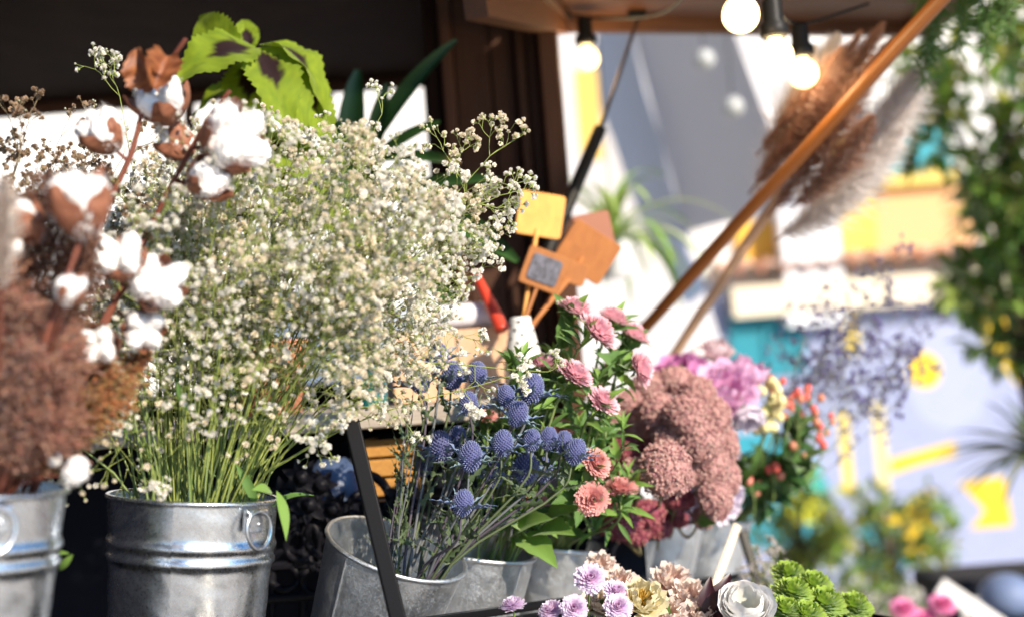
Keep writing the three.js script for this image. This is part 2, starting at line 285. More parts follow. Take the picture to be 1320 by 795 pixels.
// coloured house
{
  const D = 9, house = thing('painted_house', 'white and yellow house with turquoise shutters, tiled ledge and yellow wall painting', 'house', V(P(1150, 500, D).x, 0, -D));
  const zc = (x0, y0, x1, y1, z0, z1) => box(P(x0, (y0 + y1) / 2, D).x, P(x1, (y0 + y1) / 2, D).x, P((x0 + x1) / 2, y1, D).y, P((x0 + x1) / 2, y0, D).y, z0, z1);
  // rendered wall with a broad painted decoration (flat paint)
  const cv = document.createElement('canvas'); cv.width = 1024; cv.height = 1024; const g = cv.getContext('2d');
  const ux = (x) => (x - 900) / 520 * 1024, uy = (y) => (y - 360) / 420 * 1024;
  g.fillStyle = '#959dbd'; g.fillRect(0, 0, 1024, 1024);
  const poly = (col, ...q) => { g.fillStyle = col; g.beginPath(); q.forEach(([x, y], k) => (k ? g.lineTo(ux(x), uy(y)) : g.moveTo(ux(x), uy(y)))); g.closePath(); g.fill(); };
  const blob = (col, x, y, rx, ry) => { g.fillStyle = col; g.beginPath(); g.ellipse(ux(x), uy(y), rx / 520 * 1024, ry / 420 * 1024, 0, 0, 7); g.fill(); };
  poly('#e0bd2c', [1195, 385], [1320, 385], [1420, 560], [1300, 520], [1250, 420]);
  blob('#9fa7c6', 1215, 500, 55, 75);
  poly('#dcb52e', [1215, 650], [1275, 645], [1280, 715], [1225, 715], [1245, 690]);
  poly('#dfba33', [1130, 610], [1215, 592], [1215, 612], [1165, 622], [1130, 632]);
  blob('#e4c02e', 1185, 490, 22, 26);
  poly('#dcc35a', [1068, 540], [1082, 540], [1082, 650], [1068, 650]); poly('#d7c88a', [1112, 530], [1128, 530], [1128, 660], [1112, 660]);
  poly('#dcc35a', [1085, 400], [1105, 400], [1105, 460], [1085, 460]);
  poly('#e0b928', [1110, 690], [1180, 655], [1175, 740], [1140, 755]);
  poly('#2f8fa3', [930, 560], [1010, 560], [1050, 640], [1040, 720], [930, 720]); poly('#c5c42f', [985, 640], [1030, 630], [1045, 690], [990, 690]); poly('#49a58f', [1000, 600], [1040, 610], [1040, 650], [1000, 650]);
  poly('#2f8fa3', [1080, 690], [1130, 700], [1140, 760], [1090, 760]);
  for (let k = 0; k < 2600; k++) { const r = rng(k * 31 + 5); g.fillStyle = `rgba(${r() < 0.5 ? '60,60,70' : '255,255,255'},${0.05 * r()})`; g.beginPath(); g.ellipse(r() * 1024, r() * 1024, 2 + 14 * r(), 2 + 8 * r(), r() * 3, 0, 7); g.fill(); }
  const ct = new THREE.CanvasTexture(cv); ct.colorSpace = THREE.SRGBColorSpace;
  const wall = new THREE.PlaneGeometry(P(1420, 400, D).x - P(900, 400, D).x, P(1150, 360, D).y - 0); wall.translate((P(1420, 400, D).x + P(900, 400, D).x) / 2, P(1150, 360, D).y / 2, -D + 0.006);
  part('painted_render', wall, mat(0xffffff, 0.85, { map: ct }), house);
  part('ground_floor_wall', box(P(900, 400, D).x, P(1560, 400, D).x, 0, P(1150, 360, D).y, -D - 0.3, -D), mat(C(0.62, 0.63, 0.7), 0.85), house);
  part('upper_wall', box(P(900, 400, D).x, P(1560, 400, D).x, P(1150, 362, D).y, P(1150, -900, D).y, -D - 0.4, -D - 0.1), mat(C(0.76, 0.74, 0.72), 0.85), house);
  part('yellow_wall_panel', zc(952, 283, 1012, 335, -D - 0.1, -D - 0.05), mat(C(0.72, 0.42, 0.06), 0.8), house);
  part('yellow_wall_panel', zc(1084, 170, 1132, 320, -D - 0.1, -D - 0.05), mat(C(0.74, 0.5, 0.1), 0.8), house);
  part('peach_wall_panel', zc(1134, 238, 1260, 318, -D - 0.1, -D - 0.05), mat(C(0.72, 0.42, 0.2), 0.8), house);
  part('yellow_wall_panel', zc(1140, 218, 1240, 237, -D - 0.1, -D + 0.03), mat(C(0.75, 0.55, 0.14), 0.8), house);
  part('grey_wall_panel', zc(950, 190, 1060, 280, -D - 0.1, -D - 0.06), mat(C(0.3, 0.28, 0.3), 0.8), house);
  const teal = mat(C(0.03, 0.34, 0.42), 0.5), tealDeep = mat(C(0.012, 0.22, 0.29), 0.5);
  const win = (x0, y0, x1, y1, name, m) => { const w = part(name, zc(x0, y0, x1, y1, -D - 0.1, -D + 0.025), m, house); const ws = P((x0 + x1) / 2, (y0 + y1) / 2, D); const f = new THREE.BoxGeometry(0.035, (y1 - y0) / FPX * D, 0.02); for (const s of [-1, 0, 1]) { const q = f.clone(); q.translate(lerp(P(x0, (y0 + y1) / 2, D).x, P(x1, (y0 + y1) / 2, D).x, (s + 1) / 2), ws.y, -D + 0.036); part('shutter_stile', q, m, w); } return w; };
  win(1150, 132, 1222, 222, 'shutter', teal); win(944, 398, 1032, 484, 'shutter', tealDeep);
  part('window_frame', zc(1138, 122, 1234, 131, -D - 0.1, -D + 0.02), M.white, house);
  part('window_frame', zc(1126, 122, 1148, 232, -D - 0.1, -D + 0.02), M.white, house);
  part('pilaster', zc(1006, 270, 1080, 420, -D - 0.1, -D + 0.16), mat(C(0.78, 0.8, 0.84), 0.8), house);
  const led = part('ledge_beam', zc(940, 358, 1330, 396, -D - 0.1, -D + 0.17), mat(C(0.78, 0.68, 0.52), 0.8), house);
  const rt = rng(44), tg = new THREE.CylinderGeometry(0.075, 0.082, 0.3, 10, 1, true, -Math.PI / 2, Math.PI); tg.rotateX(-Math.PI / 2); tg.rotateX(0.28);
  const tm = [0, 1, 2, 3].map((k) => mat(C(0.62 + 0.05 * k, 0.38 + 0.03 * k, 0.28 + 0.02 * k), 0.85));
  const yl = P(1150, 340, D).y, x0 = P(936, 400, D).x;
  for (let k = 0; k < 17; k++) { const t = local('roof_tile', tg, tm[Math.floor(rt() * 4)], house); t.position.set(x0 + k * 0.148 + 0.01 * rt() - house.position.x, yl + 0.012 * rt(), 0.07); t.rotation.z = (rt() - 0.5) * 0.08; }
}
// white house seen through the kiosk's rear window
{
  const h = thing('white_house', 'sunlit white house wall seen through the kiosk rear window', 'house', V(-2.2, 0, -10));
  part('wall', box(-5.5, 0.1, 0, 5.2, -10.3, -10), M.white, h);
  const w = part('door', box(-1.0, -0.35, 0, 2.1, -10, -9.96), mat(C(0.4, 0.45, 0.55), 0.6), h);
  part('roof', box(-5.7, 0.25, 5.2, 5.35, -10.6, -9.7), mat(C(0.4, 0.2, 0.13), 0.8), h);
}

// ---------------------------------------------------------------- background plants
const bigLeaf = leafGeo({ width: 0.5, arch: 0.1, fold: 0.16, nL: 5, nW: 1 });
const bladeLeaf = leafGeo({ w: (t) => Math.pow(1 - t, 0.55) * (0.55 + 0.45 * Math.min(1, t * 5)), width: 0.09, arch: 0.03, fold: 0.5, nL: 8, nW: 1, droop: 0.25 });
function bush(name, label, base, rx, ry, rz, cy, n, size, cols, seed, group) {
  const o = thing(name, label, 'shrub', base, group), r = rng(seed), crown = new B(), trunk = new B(), top = base.clone().add(V(0, cy, 0));
  const clumps = Array.from({ length: 22 }, () => { const v = rvec(r).multiplyScalar(0.45 + 0.55 * Math.cbrt(r())); return top.clone().add(V(v.x * rx, v.y * ry, v.z * rz)); });
  trunk.tube(bez(base, base.clone().lerp(top, 0.5).add(V(0.05, 0, 0.03)), top, 8), (t) => 0.04 * (1 - 0.6 * t), 8);
  for (const c of clumps) trunk.tube(bez(base.clone().lerp(top, 0.4 + 0.5 * r()), top.clone().lerp(c, 0.5).add(V(0, 0.05, 0)), c, 5), (t) => 0.012 * (1 - 0.8 * t), 5);
  for (let k = 0; k < n; k++) {
    const c = clumps[Math.floor(r() * clumps.length)], v = rvec(r), cr = 0.32 * Math.min(rx, ry, rz) * (0.4 + r()), p = c.clone().addScaledVector(v, cr * Math.cbrt(r()));
    const s = size * (0.6 + 0.8 * r()), col = cols[Math.floor(r() * cols.length)].clone().multiplyScalar(0.75 + 0.5 * r());
    crown.add(bigLeaf, frame(p, v.clone().add(rvec(r).multiplyScalar(0.9)).add(V(0, -0.2, 0)), V(r() - 0.5, 1, r() - 0.5), s), col);
  }
  part('trunk', trunk.geo(), mat(C(0.09, 0.065, 0.045), 0.9), o);
  stuff(part('crown', crown.geo(), mat(0xffffff, 0.4, { vertexColors: true, transmission: 0.3, thickness: 0 }), o));
  return o;
}
const G1 = C(0.11, 0.22, 0.035), G2 = C(0.19, 0.32, 0.05), G3 = C(0.06, 0.13, 0.025), G4 = C(0.26, 0.34, 0.07), G5 = C(0.36, 0.36, 0.04);
const gp = (px, d) => P(px, 500, d).setY(0);
bush('leafy_tree', 'dense green tree beside the painted house', gp(1350, 5.1), 0.3, 0.36, 0.26, P(1350, 350, 5.1).y, 800, 0.085, [G1, G2, G4, G3], 11);
bush('leafy_tree', 'dark green tree with yellow leaves above the turquoise shutter', gp(1325, 5.3), 0.33, 0.5, 0.28, P(1325, 120, 5.3).y, 1000, 0.09, [G1, G2, G3, G5], 12);
bush('flowering_shrub', 'yellow green shrub before the turquoise wall painting', gp(1010, 6.3), 0.22, 0.3, 0.2, 0.72, 600, 0.06, [G4, G5, G2], 13);
bush('flowering_shrub', 'low yellow green shrub under the yellow wall painting', gp(1125, 6.8), 0.3, 0.26, 0.25, 0.62, 700, 0.065, [G4, G5, G2, G1], 14);
bush('flowering_shrub', 'low dull green shrub behind the green button flowers', gp(1090, 5.2), 0.3, 0.22, 0.25, 0.5, 600, 0.05, [G4, G2, G1], 15);
function spiky(label, px, py, d, n, len, seed, cols) {
  const c = P(px, py, d), o = thing('spiky_palm', label, 'plant', c.clone().setY(0), 'spiky palms'), r = rng(seed);
  part('trunk', new B().tube([c.clone().setY(0), c.clone().lerp(c.clone().setY(0), 0.5).add(V(0.02, 0, 0)), c], 0.035, 8).geo(), mat(C(0.13, 0.1, 0.07), 0.9), o);
  for (let k = 0; k < n; k++) { const a = k * 2.4, e = -0.35 + 1.5 * r(), dir = V(Math.cos(a) * Math.cos(e), Math.sin(e), Math.sin(a) * Math.cos(e)), l = len * (0.7 + 0.5 * r()); placed('leaf', bladeLeaf, cols[k % cols.length], o, frame(c, dir, V(0, 1, 0), l, l, l)); }
}
const sp = [leafMat(C(0.09, 0.14, 0.03), { roughness: 0.35 }), leafMat(C(0.05, 0.1, 0.03), { roughness: 0.35 }), leafMat(C(0.24, 0.25, 0.08), { roughness: 0.4 })];
spiky('spiky palm with narrow leaves by the yellow wall paint', 1335, 585, 4.6, 46, 0.3, 21, sp);
spiky('spiky palm with pale narrow leaves level with the tiled ledge', 1325, 260, 5.0, 40, 0.36, 22, sp);
{ // dark low bench with a rounded blue-grey cushion, pale board
  const D = 5, b = thing('low_bench', 'dark low bench behind the display under the spiky palm', 'bench', gp(1290, D));
  const y = P(1270, 742, D).y;
  part('seat', rbox(P(1195, 742, D).x, P(1420, 742, D).x, y - 0.05, y + 0.015, -D - 0.25, -D + 0.1, 0.01), M.navy, b);
  for (const [px, dz] of [[1205, 0.05], [1205, -0.2], [1400, 0.05], [1400, -0.2]]) part('leg', box(P(px, 742, D).x, P(px, 742, D).x + 0.05, 0, y - 0.05, -D + dz - 0.02, -D + dz + 0.02), M.navy, b);
  const c = P(1298, 768, 4.5), cu = thing('round_cushion', 'blue grey rounded cushion on a low stool', 'cushion', c), g = new THREE.SphereGeometry(1, 32, 20); g.scale(0.088, 0.075, 0.088);
  local('cover', g, mat(C(0.14, 0.19, 0.32), 0.6), cu);
  const s = thing('low_stool', 'plain stool under the rounded blue grey cushion', 'stool', c.clone().setY(0)); part('seat', box(c.x - 0.1, c.x + 0.1, c.y - 0.11, c.y - 0.077, c.z - 0.1, c.z + 0.1), M.navy, s); for (const [i, j] of [[-1, -1], [1, -1], [-1, 1], [1, 1]]) part('leg', box(c.x + i * 0.08 - 0.012, c.x + i * 0.08 + 0.012, 0, c.y - 0.11, c.z + j * 0.08 - 0.012, c.z + j * 0.08 + 0.012), M.navy, s);
  const bo = thing('pale_board', 'pale board leaning beside the rounded cushion', 'board', P(1240, 775, 4.2)); placed('plank', new THREE.BoxGeometry(1, 1, 1), M.white, bo, frame(P(1212, 754, 4.2).addScaledVector(camDir(0.75, -0.5, 0.1), 0.7), camDir(0.75, -0.5, 0.1), camDir(0, 0, 1), 0.05, 1.4, 0.012));
}

// ---------------------------------------------------------------- buckets
function bucket(name, label, px, py, d, R, h, taper, theta, phi, o = {}) {
  const up = camDir(Math.sin(theta * Math.PI / 180) * Math.cos(phi * Math.PI / 180), Math.cos(theta * Math.PI / 180) * Math.cos(phi * Math.PI / 180), Math.sin(phi * Math.PI / 180));
  const rim = P(px, py, d), g = thing(name, label, 'bucket', rim.clone().addScaledVector(up, -h), o.group);
  g.setRotationFromMatrix(basis(up, camDir(0, 0, 1)));
  const Rb = R - taper * h, rad = (y) => Rb + taper * y, pr = [[0.0005, 0.006], [Rb - 0.004, 0.006], [Rb, 0]];
  const ribs = o.ribs ?? [];
  for (let k = 1; k <= 60; k++) { const y = k / 60 * (h - 0.006); let e = 0; for (const rb of ribs) { const q = (y - (h - rb)) / 0.0055; e += 0.0042 * Math.exp(-q * q); } pr.push([rad(y) + e, y]); }
  for (let k = 0; k <= 8; k++) { const a = -Math.PI / 2 + k / 8 * Math.PI * 1.4; pr.push([R + 0.0005 + 0.0034 * Math.cos(a), h - 0.0034 + 0.0034 * Math.sin(a)]); }
  for (let k = 20; k >= 0; k--) pr.push([rad(k / 20 * (h - 0.008)) - 0.0022, k / 20 * (h - 0.008) + 0.007]);
  pr.push([0.0005, 0.0075]);
  const geo = new THREE.LatheGeometry(pr.map((q) => new THREE.Vector2(...q)), 72), uv = geo.attributes.uv, pp = geo.attributes.position, rr = rng(px | 0);
  const dent = o.dent ?? 0.0012, u0 = rr();
  for (let k = 0; k < pp.count; k++) { const x = pp.getX(k), y = pp.getY(k), z = pp.getZ(k), l = Math.hypot(x, z), f = l > 0.01 ? 1 + dent * fbm(x * 22 + px, y * 18, z * 22) / l : 1; pp.setXYZ(k, x * f, y, z * f); uv.setXY(k, u0 + uv.getX(k) * 2, y * 3.2); }
  geo.computeVertexNormals();
  const body = local('body', geo, o.dull ? M.dullsteel : M.steel, g);
  if (o.seam !== undefined) { const a = o.seam, s = new B().tube([0, 0.5, 1].map((t) => { const y = lerp(0.004, h - 0.007, t), q = rad(y) + 0.0006; return V(Math.sin(a) * q, y, Math.cos(a) * q); }), 0.0018, 5); local('seam', s.geo(), o.dull ? M.dullsteel : M.steel, body); }
  for (const a of o.handles ?? []) {
    const hd = new THREE.Group(); hd.name = 'handle'; g.add(hd); const y = h - 0.02, q = rad(y) + 0.004; hd.position.set(Math.sin(a) * q, y, Math.cos(a) * q); hd.rotation.y = a; hd.scale.setScalar(1.12);
    const ringPts = []; for (let k = 0; k <= 40; k++) { const t = k / 40 * Math.PI * 2; ringPts.push(V(0.0185 * Math.sin(t) * (1 + 0.1 * Math.cos(t)), -0.014 + 0.021 * Math.cos(t), 0.007 - 0.1 * (0.021 * Math.cos(t) - 0.02) + 0.001)); }
    local('ring', new B().tube(ringPts, 0.0024, 8).geo(), M.wire, hd);
    const plate = new RoundedBoxGeometry(0.03, 0.026, 0.003, 2, 0.0012); plate.translate(0, -0.004, 0); local('bracket', plate, M.steel, hd);
    local('hinge_sleeve', new B().tube([V(-0.015, 0.006, 0.0045), V(0.015, 0.006, 0.0045)], 0.0042, 10, null, true).geo(), M.steel, hd);
    for (const s of [-1, 1]) { const rv = new THREE.SphereGeometry(0.0026, 10, 8); rv.scale(1, 1, 0.6); rv.translate(s * 0.008, -0.008, 0.0018); local('rivet', rv, M.wire, hd); }
  }
  const mouth = (p, k = 0.75) => { const q = p.clone().sub(rim); q.addScaledVector(up, -q.dot(up)); const l = q.length(); return rim.clone().addScaledVector(q, l > R * k ? R * k / l : 1); };
  return { g, up, rim, h, R, Rb, mouth, at: (a, rad2, y) => { const p = V(Math.sin(a) * rad2, y, Math.cos(a) * rad2).applyQuaternion(g.quaternion).add(g.position); p.mouth = mouth; return p; } };
}
const bk1 = bucket('galvanised_bucket', 'shiny ribbed galvanised bucket filled with rusty brown dried grasses', -51, 624, 1.48, 0.11, 0.25, 0.06, 3, -3, { ribs: [0.061, 0.08], handles: [0.66, 0.66 + Math.PI], seam: 2.4 });
const bk2 = bucket('galvanised_bucket', 'shiny ribbed galvanised bucket holding the white baby breath bunch', 250, 637, 1.8, 0.1095, 0.25, 0.055, 2.6, -3.3, { ribs: [0.061, 0.08], handles: [0.95, 0.95 + Math.PI], seam: -2.2 });
const bk3 = bucket('galvanised_bucket', 'tilted plain grey bucket holding the blue thistles', 512, 704, 1.98, 0.104, 0.2, 0.1, 18, 9, { dull: true, seam: -0.62, dent: 0.0012, group: undefined });
const bk4 = bucket('galvanised_bucket', 'grey bucket between thistle bucket and the next, holding leafy pink aster stems', 612, 706, 2.2, 0.098, 0.2, 0.13, 8, -1, { dull: true, seam: 0.9, dent: 0.0012 });
const bk5 = bucket('galvanised_bucket', 'dark grey bucket holding the second bunch of pink asters', 712, 696, 2.42, 0.094, 0.2, 0.13, 7, -1, { dull: true, seam: 0.9, dent: 0.0012 });
const bk6 = bucket('galvanised_bucket', 'grey bucket holding the dusty pink stonecrop', 792, 686, 2.6, 0.084, 0.2, 0.13, 7, -1, { dull: true, seam: 0.9 });
const bk7 = bucket('galvanised_bucket', 'grey bucket under the stonecrop and purple white blooms', 852, 666, 2.78, 0.088, 0.2, 0.1, 6, -2, { dull: true, seam: 0.9 });
const bk8 = bucket('galvanised_bucket', 'grey bucket next to the black leg, holding pink lisianthus', 914, 664, 2.95, 0.092, 0.2, 0.1, 6, -2, { dull: true, seam: 0.9 });
// back pot seen between the thistle stems
bucket('galvanised_bucket', 'grey bucket half hidden behind the thistle stems', 590, 668, 2.2, 0.07, 0.16, 0.1, 14, 2, { dull: true });

// rack of black metal that carries the buckets
{
  const rk = thing('flower_rack', 'black metal rack with slanting legs carrying the tilted buckets', 'rack', V(0.1, 0, -2.3));
  const bar = (a, b, w, t, name) => { const L = a.distanceTo(b); const g = new RoundedBoxGeometry(w, L, t, 2, 0.0025); return placed(name, g, M.black, rk, frame(a.clone().lerp(b, 0.5), b.clone().sub(a), camDir(0.25, 0, 1))); };
  const dn = (a, b, k) => a.clone().addScaledVector(b.clone().sub(a), k);
  const l0 = P(452, 542, 1.8), l1 = P(512, 795, 1.74); bar(l0, dn(l0, l1, (l0.y - 0.01) / (l0.y - l1.y)), 0.021, 0.016, 'leg');
  const m0 = P(957, 684, 2.72), m1 = P(982, 765, 2.68); bar(m0, dn(m0, m1, (m0.y - 0.01) / (m0.y - m1.y)), 0.018, 0.016, 'leg');
  bar(P(500, 830, 1.82), P(985, 752, 2.72), 0.016, 0.03, 'rail'); bar(P(520, 805, 1.86), P(985, 738, 2.76), 0.012, 0.012, 'rail');
  // shelf under the row
  const s = new B(), q = [P(360, 935, 2.0), P(1010, 800, 2.7), P(1010, 790, 3.1), P(380, 880, 2.45)].map((p) => p); const tp = q.map((p) => p.clone().add(V(0, 0.0, 0))), lo = q.map((p) => p.clone().add(V(0, -0.02, 0)));
  const f = (...k) => s.q(...k.map((p) => s.v(p))); f(...tp); f(...lo); for (let k = 0; k < 4; k++) f(tp[k], tp[(k + 1) % 4], lo[(k + 1) % 4], lo[k]);
  part('shelf', s.geo(), M.black, rk);
}
{ // black table under the two ribbed buckets
  const y = Math.min(bk1.g.position.y, bk2.g.position.y) - 0.03, t = thing('display_table', 'black table under the two ribbed buckets', 'table', V(-0.6, 0, -1.65));
  part('table_top', rbox(-1.2, -0.12, y - 0.03, y, -2.0, -1.36, 0.004), M.black, t);
  for (const [x, z] of [[-1.15, -1.4], [-0.18, -1.4], [-1.15, -1.95], [-0.18, -1.95]]) part('leg', box(x - 0.015, x + 0.015, 0, y - 0.03, z - 0.015, z + 0.015), M.black, t);
}
{ // cast iron scrollwork, a yellow crate and a blue can under the counter
  const ir = thing('iron_scroll_panel', 'black cast iron scrollwork panel in the shade under the counter', 'ironwork', P(395, 790, 2.25).setY(0.6)), b = new B(), r = rng(5);
  const spiral = (c, R, turns, a0, dirn) => { const pts = []; for (let k = 0; k <= 26; k++) { const t = k / 26, a = a0 + dirn * t * turns * 6.28, q = R * (1 - 0.82 * t); pts.push(c.clone().add(V(Math.cos(a) * q, Math.sin(a) * q, 0.004 * Math.sin(a * 3)))); } b.tube(pts, (t) => 0.008 * (1 - 0.4 * t), 6); };
  const rosette = (c, R) => { for (let k = 0; k < 7; k++) { const a = k / 7 * 6.28; b.add(bigLeaf, frame(c, V(Math.cos(a), Math.sin(a), 0.2), V(0, 0, 1), R), null); } b.tube([c.clone().add(V(0, 0, -0.01)), c.clone().add(V(0, 0, 0.015))], 0.012, 8, null, true); };
  for (const [x, y] of [[390, 615], [368, 640], [415, 625], [400, 650], [375, 670], [430, 655], [520, 640], [505, 665], [540, 650]]) rosette(P(x, y, 2.2), 0.026 + 0.014 * r());
  for (const [x, y, R] of [[385, 700, 0.04], [420, 690, 0.035], [370, 740, 0.045], [405, 745, 0.04], [470, 650, 0.05], [500, 690, 0.05], [450, 745, 0.05]]) spiral(P(x, y, 2.21), R, 1.3, r() * 6, r() < 0.5 ? 1 : -1);
  for (const y of [727, 768]) b.tube([P(340, y + 4, 2.21), P(560, y - 12, 2.21)], 0.008, 6);
  for (const x of [350, 390, 430]) b.tube([P(x, 660, 2.215), P(x, 1100, 2.215)], 0.007, 6);
  part('scrollwork', b.geo(), M.iron, ir);
  const cr = thing('wooden_crate', 'yellow wooden crate in the shade under the pale counter', 'crate', P(500, 640, 2.3));
  const cx0 = P(470, 600, 2.3).x, cx1 = P(540, 600, 2.3).x, cy0 = P(500, 640, 2.3).y, cy1 = P(500, 564, 2.3).y; const yw = mat(0xffffff, 0.6, { map: grain([0.74, 0.55, 0.28], [0.62, 0.43, 0.2], 0.5) });
  for (let k = 0; k < 3; k++) part('slat', rbox(cx0, cx1, lerp(cy0, cy1, k / 3) + 0.002, lerp(cy0, cy1, (k + 1) / 3) - 0.002, -2.31, -2.3, 0.003), yw, cr);
  part('end_board', box(cx0 + 0.001, cx0 + 0.012, cy0, cy1, -2.42, -2.312), yw, cr); part('end_board', box(cx1 - 0.012, cx1 - 0.001, cy0, cy1, -2.42, -2.312), yw, cr);
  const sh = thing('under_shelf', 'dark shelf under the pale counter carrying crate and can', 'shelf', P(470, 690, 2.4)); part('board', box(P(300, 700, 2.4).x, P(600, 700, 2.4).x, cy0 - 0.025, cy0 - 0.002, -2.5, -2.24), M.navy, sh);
  const cc = P(432, 650, 2.3), can = thing('blue_can', 'dark blue metal can on the shaded shelf', 'can', cc.clone().setY(cy0)); const h = P(432, 590, 2.3).y - cy0;
  local('body', new THREE.LatheGeometry([[0.001, 0], [0.052, 0], [0.055, 0.004], [0.052, h * 0.6], [0.03, h * 0.9], [0.022, h], [0.018, h]].map((q) => new THREE.Vector2(...q)), 32), mat(C(0.05, 0.08, 0.16), 0.5), can);
  local('handle', new B().tube(crv([V(0.05, h * 0.25, 0), V(0.09, h * 0.5, 0), V(0.08, h * 0.85, 0), V(0.03, h * 0.9, 0)], 16), 0.006, 8).geo(), M.iron, can);
}

// things on the counter
{
  const D = 2.52, bx = thing('tan_box', 'tan wooden box on the pale counter behind the thistles', 'box', V(P(590, 500, D).x, counterY, -D));
  const y1 = P(590, 424, D).y, x0 = P(505, 470, D).x, x1 = P(668, 470, D).x;
  part('front_board', rbox(x0, lerp(x0, x1, 0.52) - 0.001, counterY + 0.001, y1, -D - 0.012, -D, 0.003), M.tanwood, bx);
  part('front_board', rbox(lerp(x0, x1, 0.52) + 0.001, x1, counterY + 0.001, y1, -D - 0.012, -D - 0.001, 0.003), M.tanwood, bx);
  part('side_board', box(x0, x0 + 0.012, counterY + 0.001, y1 - 0.002, -D - 0.16, -D - 0.0125), M.tanwood, bx); part('side_board', box(x1 - 0.012, x1, counterY + 0.001, y1 - 0.002, -D - 0.16, -D - 0.0125), M.tanwood, bx);
  const pr = thing('paper_roll', 'white wrapping paper roll lying on the tan box', 'paper roll', V(P(585, 410, D).x, y1, -D)); part('roll', new B().tube([P(532, 413, D - 0.02).add(V(0, 0.004, -0.06)), P(640, 404, D - 0.02).add(V(0, 0.004, -0.06))], 0.024, 20, null, true).geo(), mat(C(0.75, 0.73, 0.78), 0.7), pr);
  const rd = thing('red_rod', 'red rod leaning at the end of the paper roll', 'rod', P(650, 425, 2.5)); part('shaft', new B().tube([P(612, 352, 2.56), P(648, 424, 2.49)], (t) => 0.008 + 0.006 * t, 10, null, true).geo(), mat(C(0.55, 0.05, 0.025), 0.4), rd);
  const tl = thing('teal_bottle', 'dark teal bottle standing on the pale counter', 'bottle', V(P(482, 520, 2.3).x, counterY, -2.3)); const hh = P(490, 470, 2.3).y - counterY; local('glass', new THREE.LatheGeometry([[0.001, 0], [0.022, 0], [0.024, 0.003], [0.024, hh * 0.6], [0.01, hh * 0.8], [0.01, hh], [0.001, hh]].map((q) => new THREE.Vector2(...q)), 24), mat(C(0.01, 0.12, 0.13), 0.15), tl);
}
// polka dot vase with label stakes
{
  const D = 2.42, base = V(P(676, 480, D).x, counterY, -D), hv = P(676, 408, D).y - counterY, vs = thing('polka_dot_vase', 'white vase with small black dots holding wooden label stakes', 'vase', base);
  const rf = (t) => 0.017 + 0.019 * Math.pow(Math.sin(Math.PI * clamp(0.28 + 0.68 * Math.pow(t, 0.8))), 1.4), prof = [new THREE.Vector2(0.001, 0)]; for (let k = 0; k <= 24; k++) prof.push(new THREE.Vector2(rf(k / 24), k / 24 * hv)); prof.push(new THREE.Vector2(rf(1) - 0.004, hv), new THREE.Vector2(rf(0.4) - 0.006, hv * 0.4));
  local('body', new THREE.LatheGeometry(prof, 40), mat(C(0.82, 0.81, 0.77), 0.3), vs);
  const dot = new THREE.CylinderGeometry(0.0031, 0.0031, 0.0008, 10), blk = mat(C(0.02, 0.02, 0.02), 0.4); dot.rotateX(Math.PI / 2);
  for (let k = 0; k < 70; k++) { const t = 0.08 + 0.88 * k / 70, a = k * 2.39996, q = rf(t) + 0.0002; const m = local('dot', dot, blk, vs); m.position.set(Math.sin(a) * q, t * hv, Math.cos(a) * q); m.rotation.y = a; }
  const slab = (w, h, th) => { const s = new THREE.Shape(), r = 0.007; s.moveTo(-w / 2 + r, -h / 2); s.lineTo(w / 2 - r, -h / 2); s.quadraticCurveTo(w / 2, -h / 2, w / 2, -h / 2 + r); s.lineTo(w / 2, h / 2 - r); s.quadraticCurveTo(w / 2, h / 2, w / 2 - r, h / 2); s.lineTo(-w / 2 + r, h / 2); s.quadraticCurveTo(-w / 2, h / 2, -w / 2, h / 2 - r); s.lineTo(-w / 2, -h / 2 + r); s.quadraticCurveTo(-w / 2, -h / 2, -w / 2 + r, -h / 2); const g = new THREE.ExtrudeGeometry(s, { depth: th, bevelSize: 0.001, bevelThickness: 0.001, bevelSegments: 1 }); const uv = g.attributes.uv; for (let k = 0; k < uv.count; k++) uv.setXY(k, uv.getX(k) * 4, uv.getY(k) * 4); return g; };
  const sign = (label, px, py, d, w, h, deg, m, foot, chalk, yawz = 1) => {
    const c = P(px, py, d), o = thing('label_stake', label, 'label', foot), a = deg * Math.PI / 180, up = camDir(-Math.sin(a), Math.cos(a), 0), nz = camDir(0.25, 0.1, yawz);
    const pl = placed('plaque', slab(w, h, 0.005), m, o, frame(c, up, nz));
    part('stake', new B().tube([c.clone().addScaledVector(nz, -0.007), foot], 0.0042, 6, null, true).geo(), m, o);
    if (chalk) local('chalkboard', slab(w * 0.72, h * 0.68, 0.003).translate(0, 0, 0.0045), chalk, pl);
  };
  const foot = (x, y) => P(x, y, D);
  sign('yellow wooden label plaque on a stake, unprinted', 696, 277, 2.5, 0.085, 0.078, -8, M.tagyellow, foot(673, 425));
  sign('large brown wooden label plaque on a stake, beside the gas strut', 757, 325, 2.56, 0.1, 0.085, -32, M.tagbrown, foot(681, 426));
  sign('small brown wooden label plaque behind the large one', 765, 300, 2.66, 0.075, 0.075, 12, mat(C(0.22, 0.07, 0.03), 0.5), foot(683, 427));
  sign('small orange brown wooden plaque low on its stake', 741, 352, 2.52, 0.042, 0.04, -20, M.tagbrown, foot(680, 427));
  sign('wood framed slate chalkboard label on a stake', 701, 348, 2.44, 0.076, 0.068, -20, M.tagbrown, foot(671, 427), mat(0xffffff, 0.7, { map: tex(64, 64, (u, v) => { const g = 0.36 + 0.16 * ring(u, v, 3) + 0.1 * ring(u, v, 9, 2); return [g, g, g * 1.1]; }) }));
}

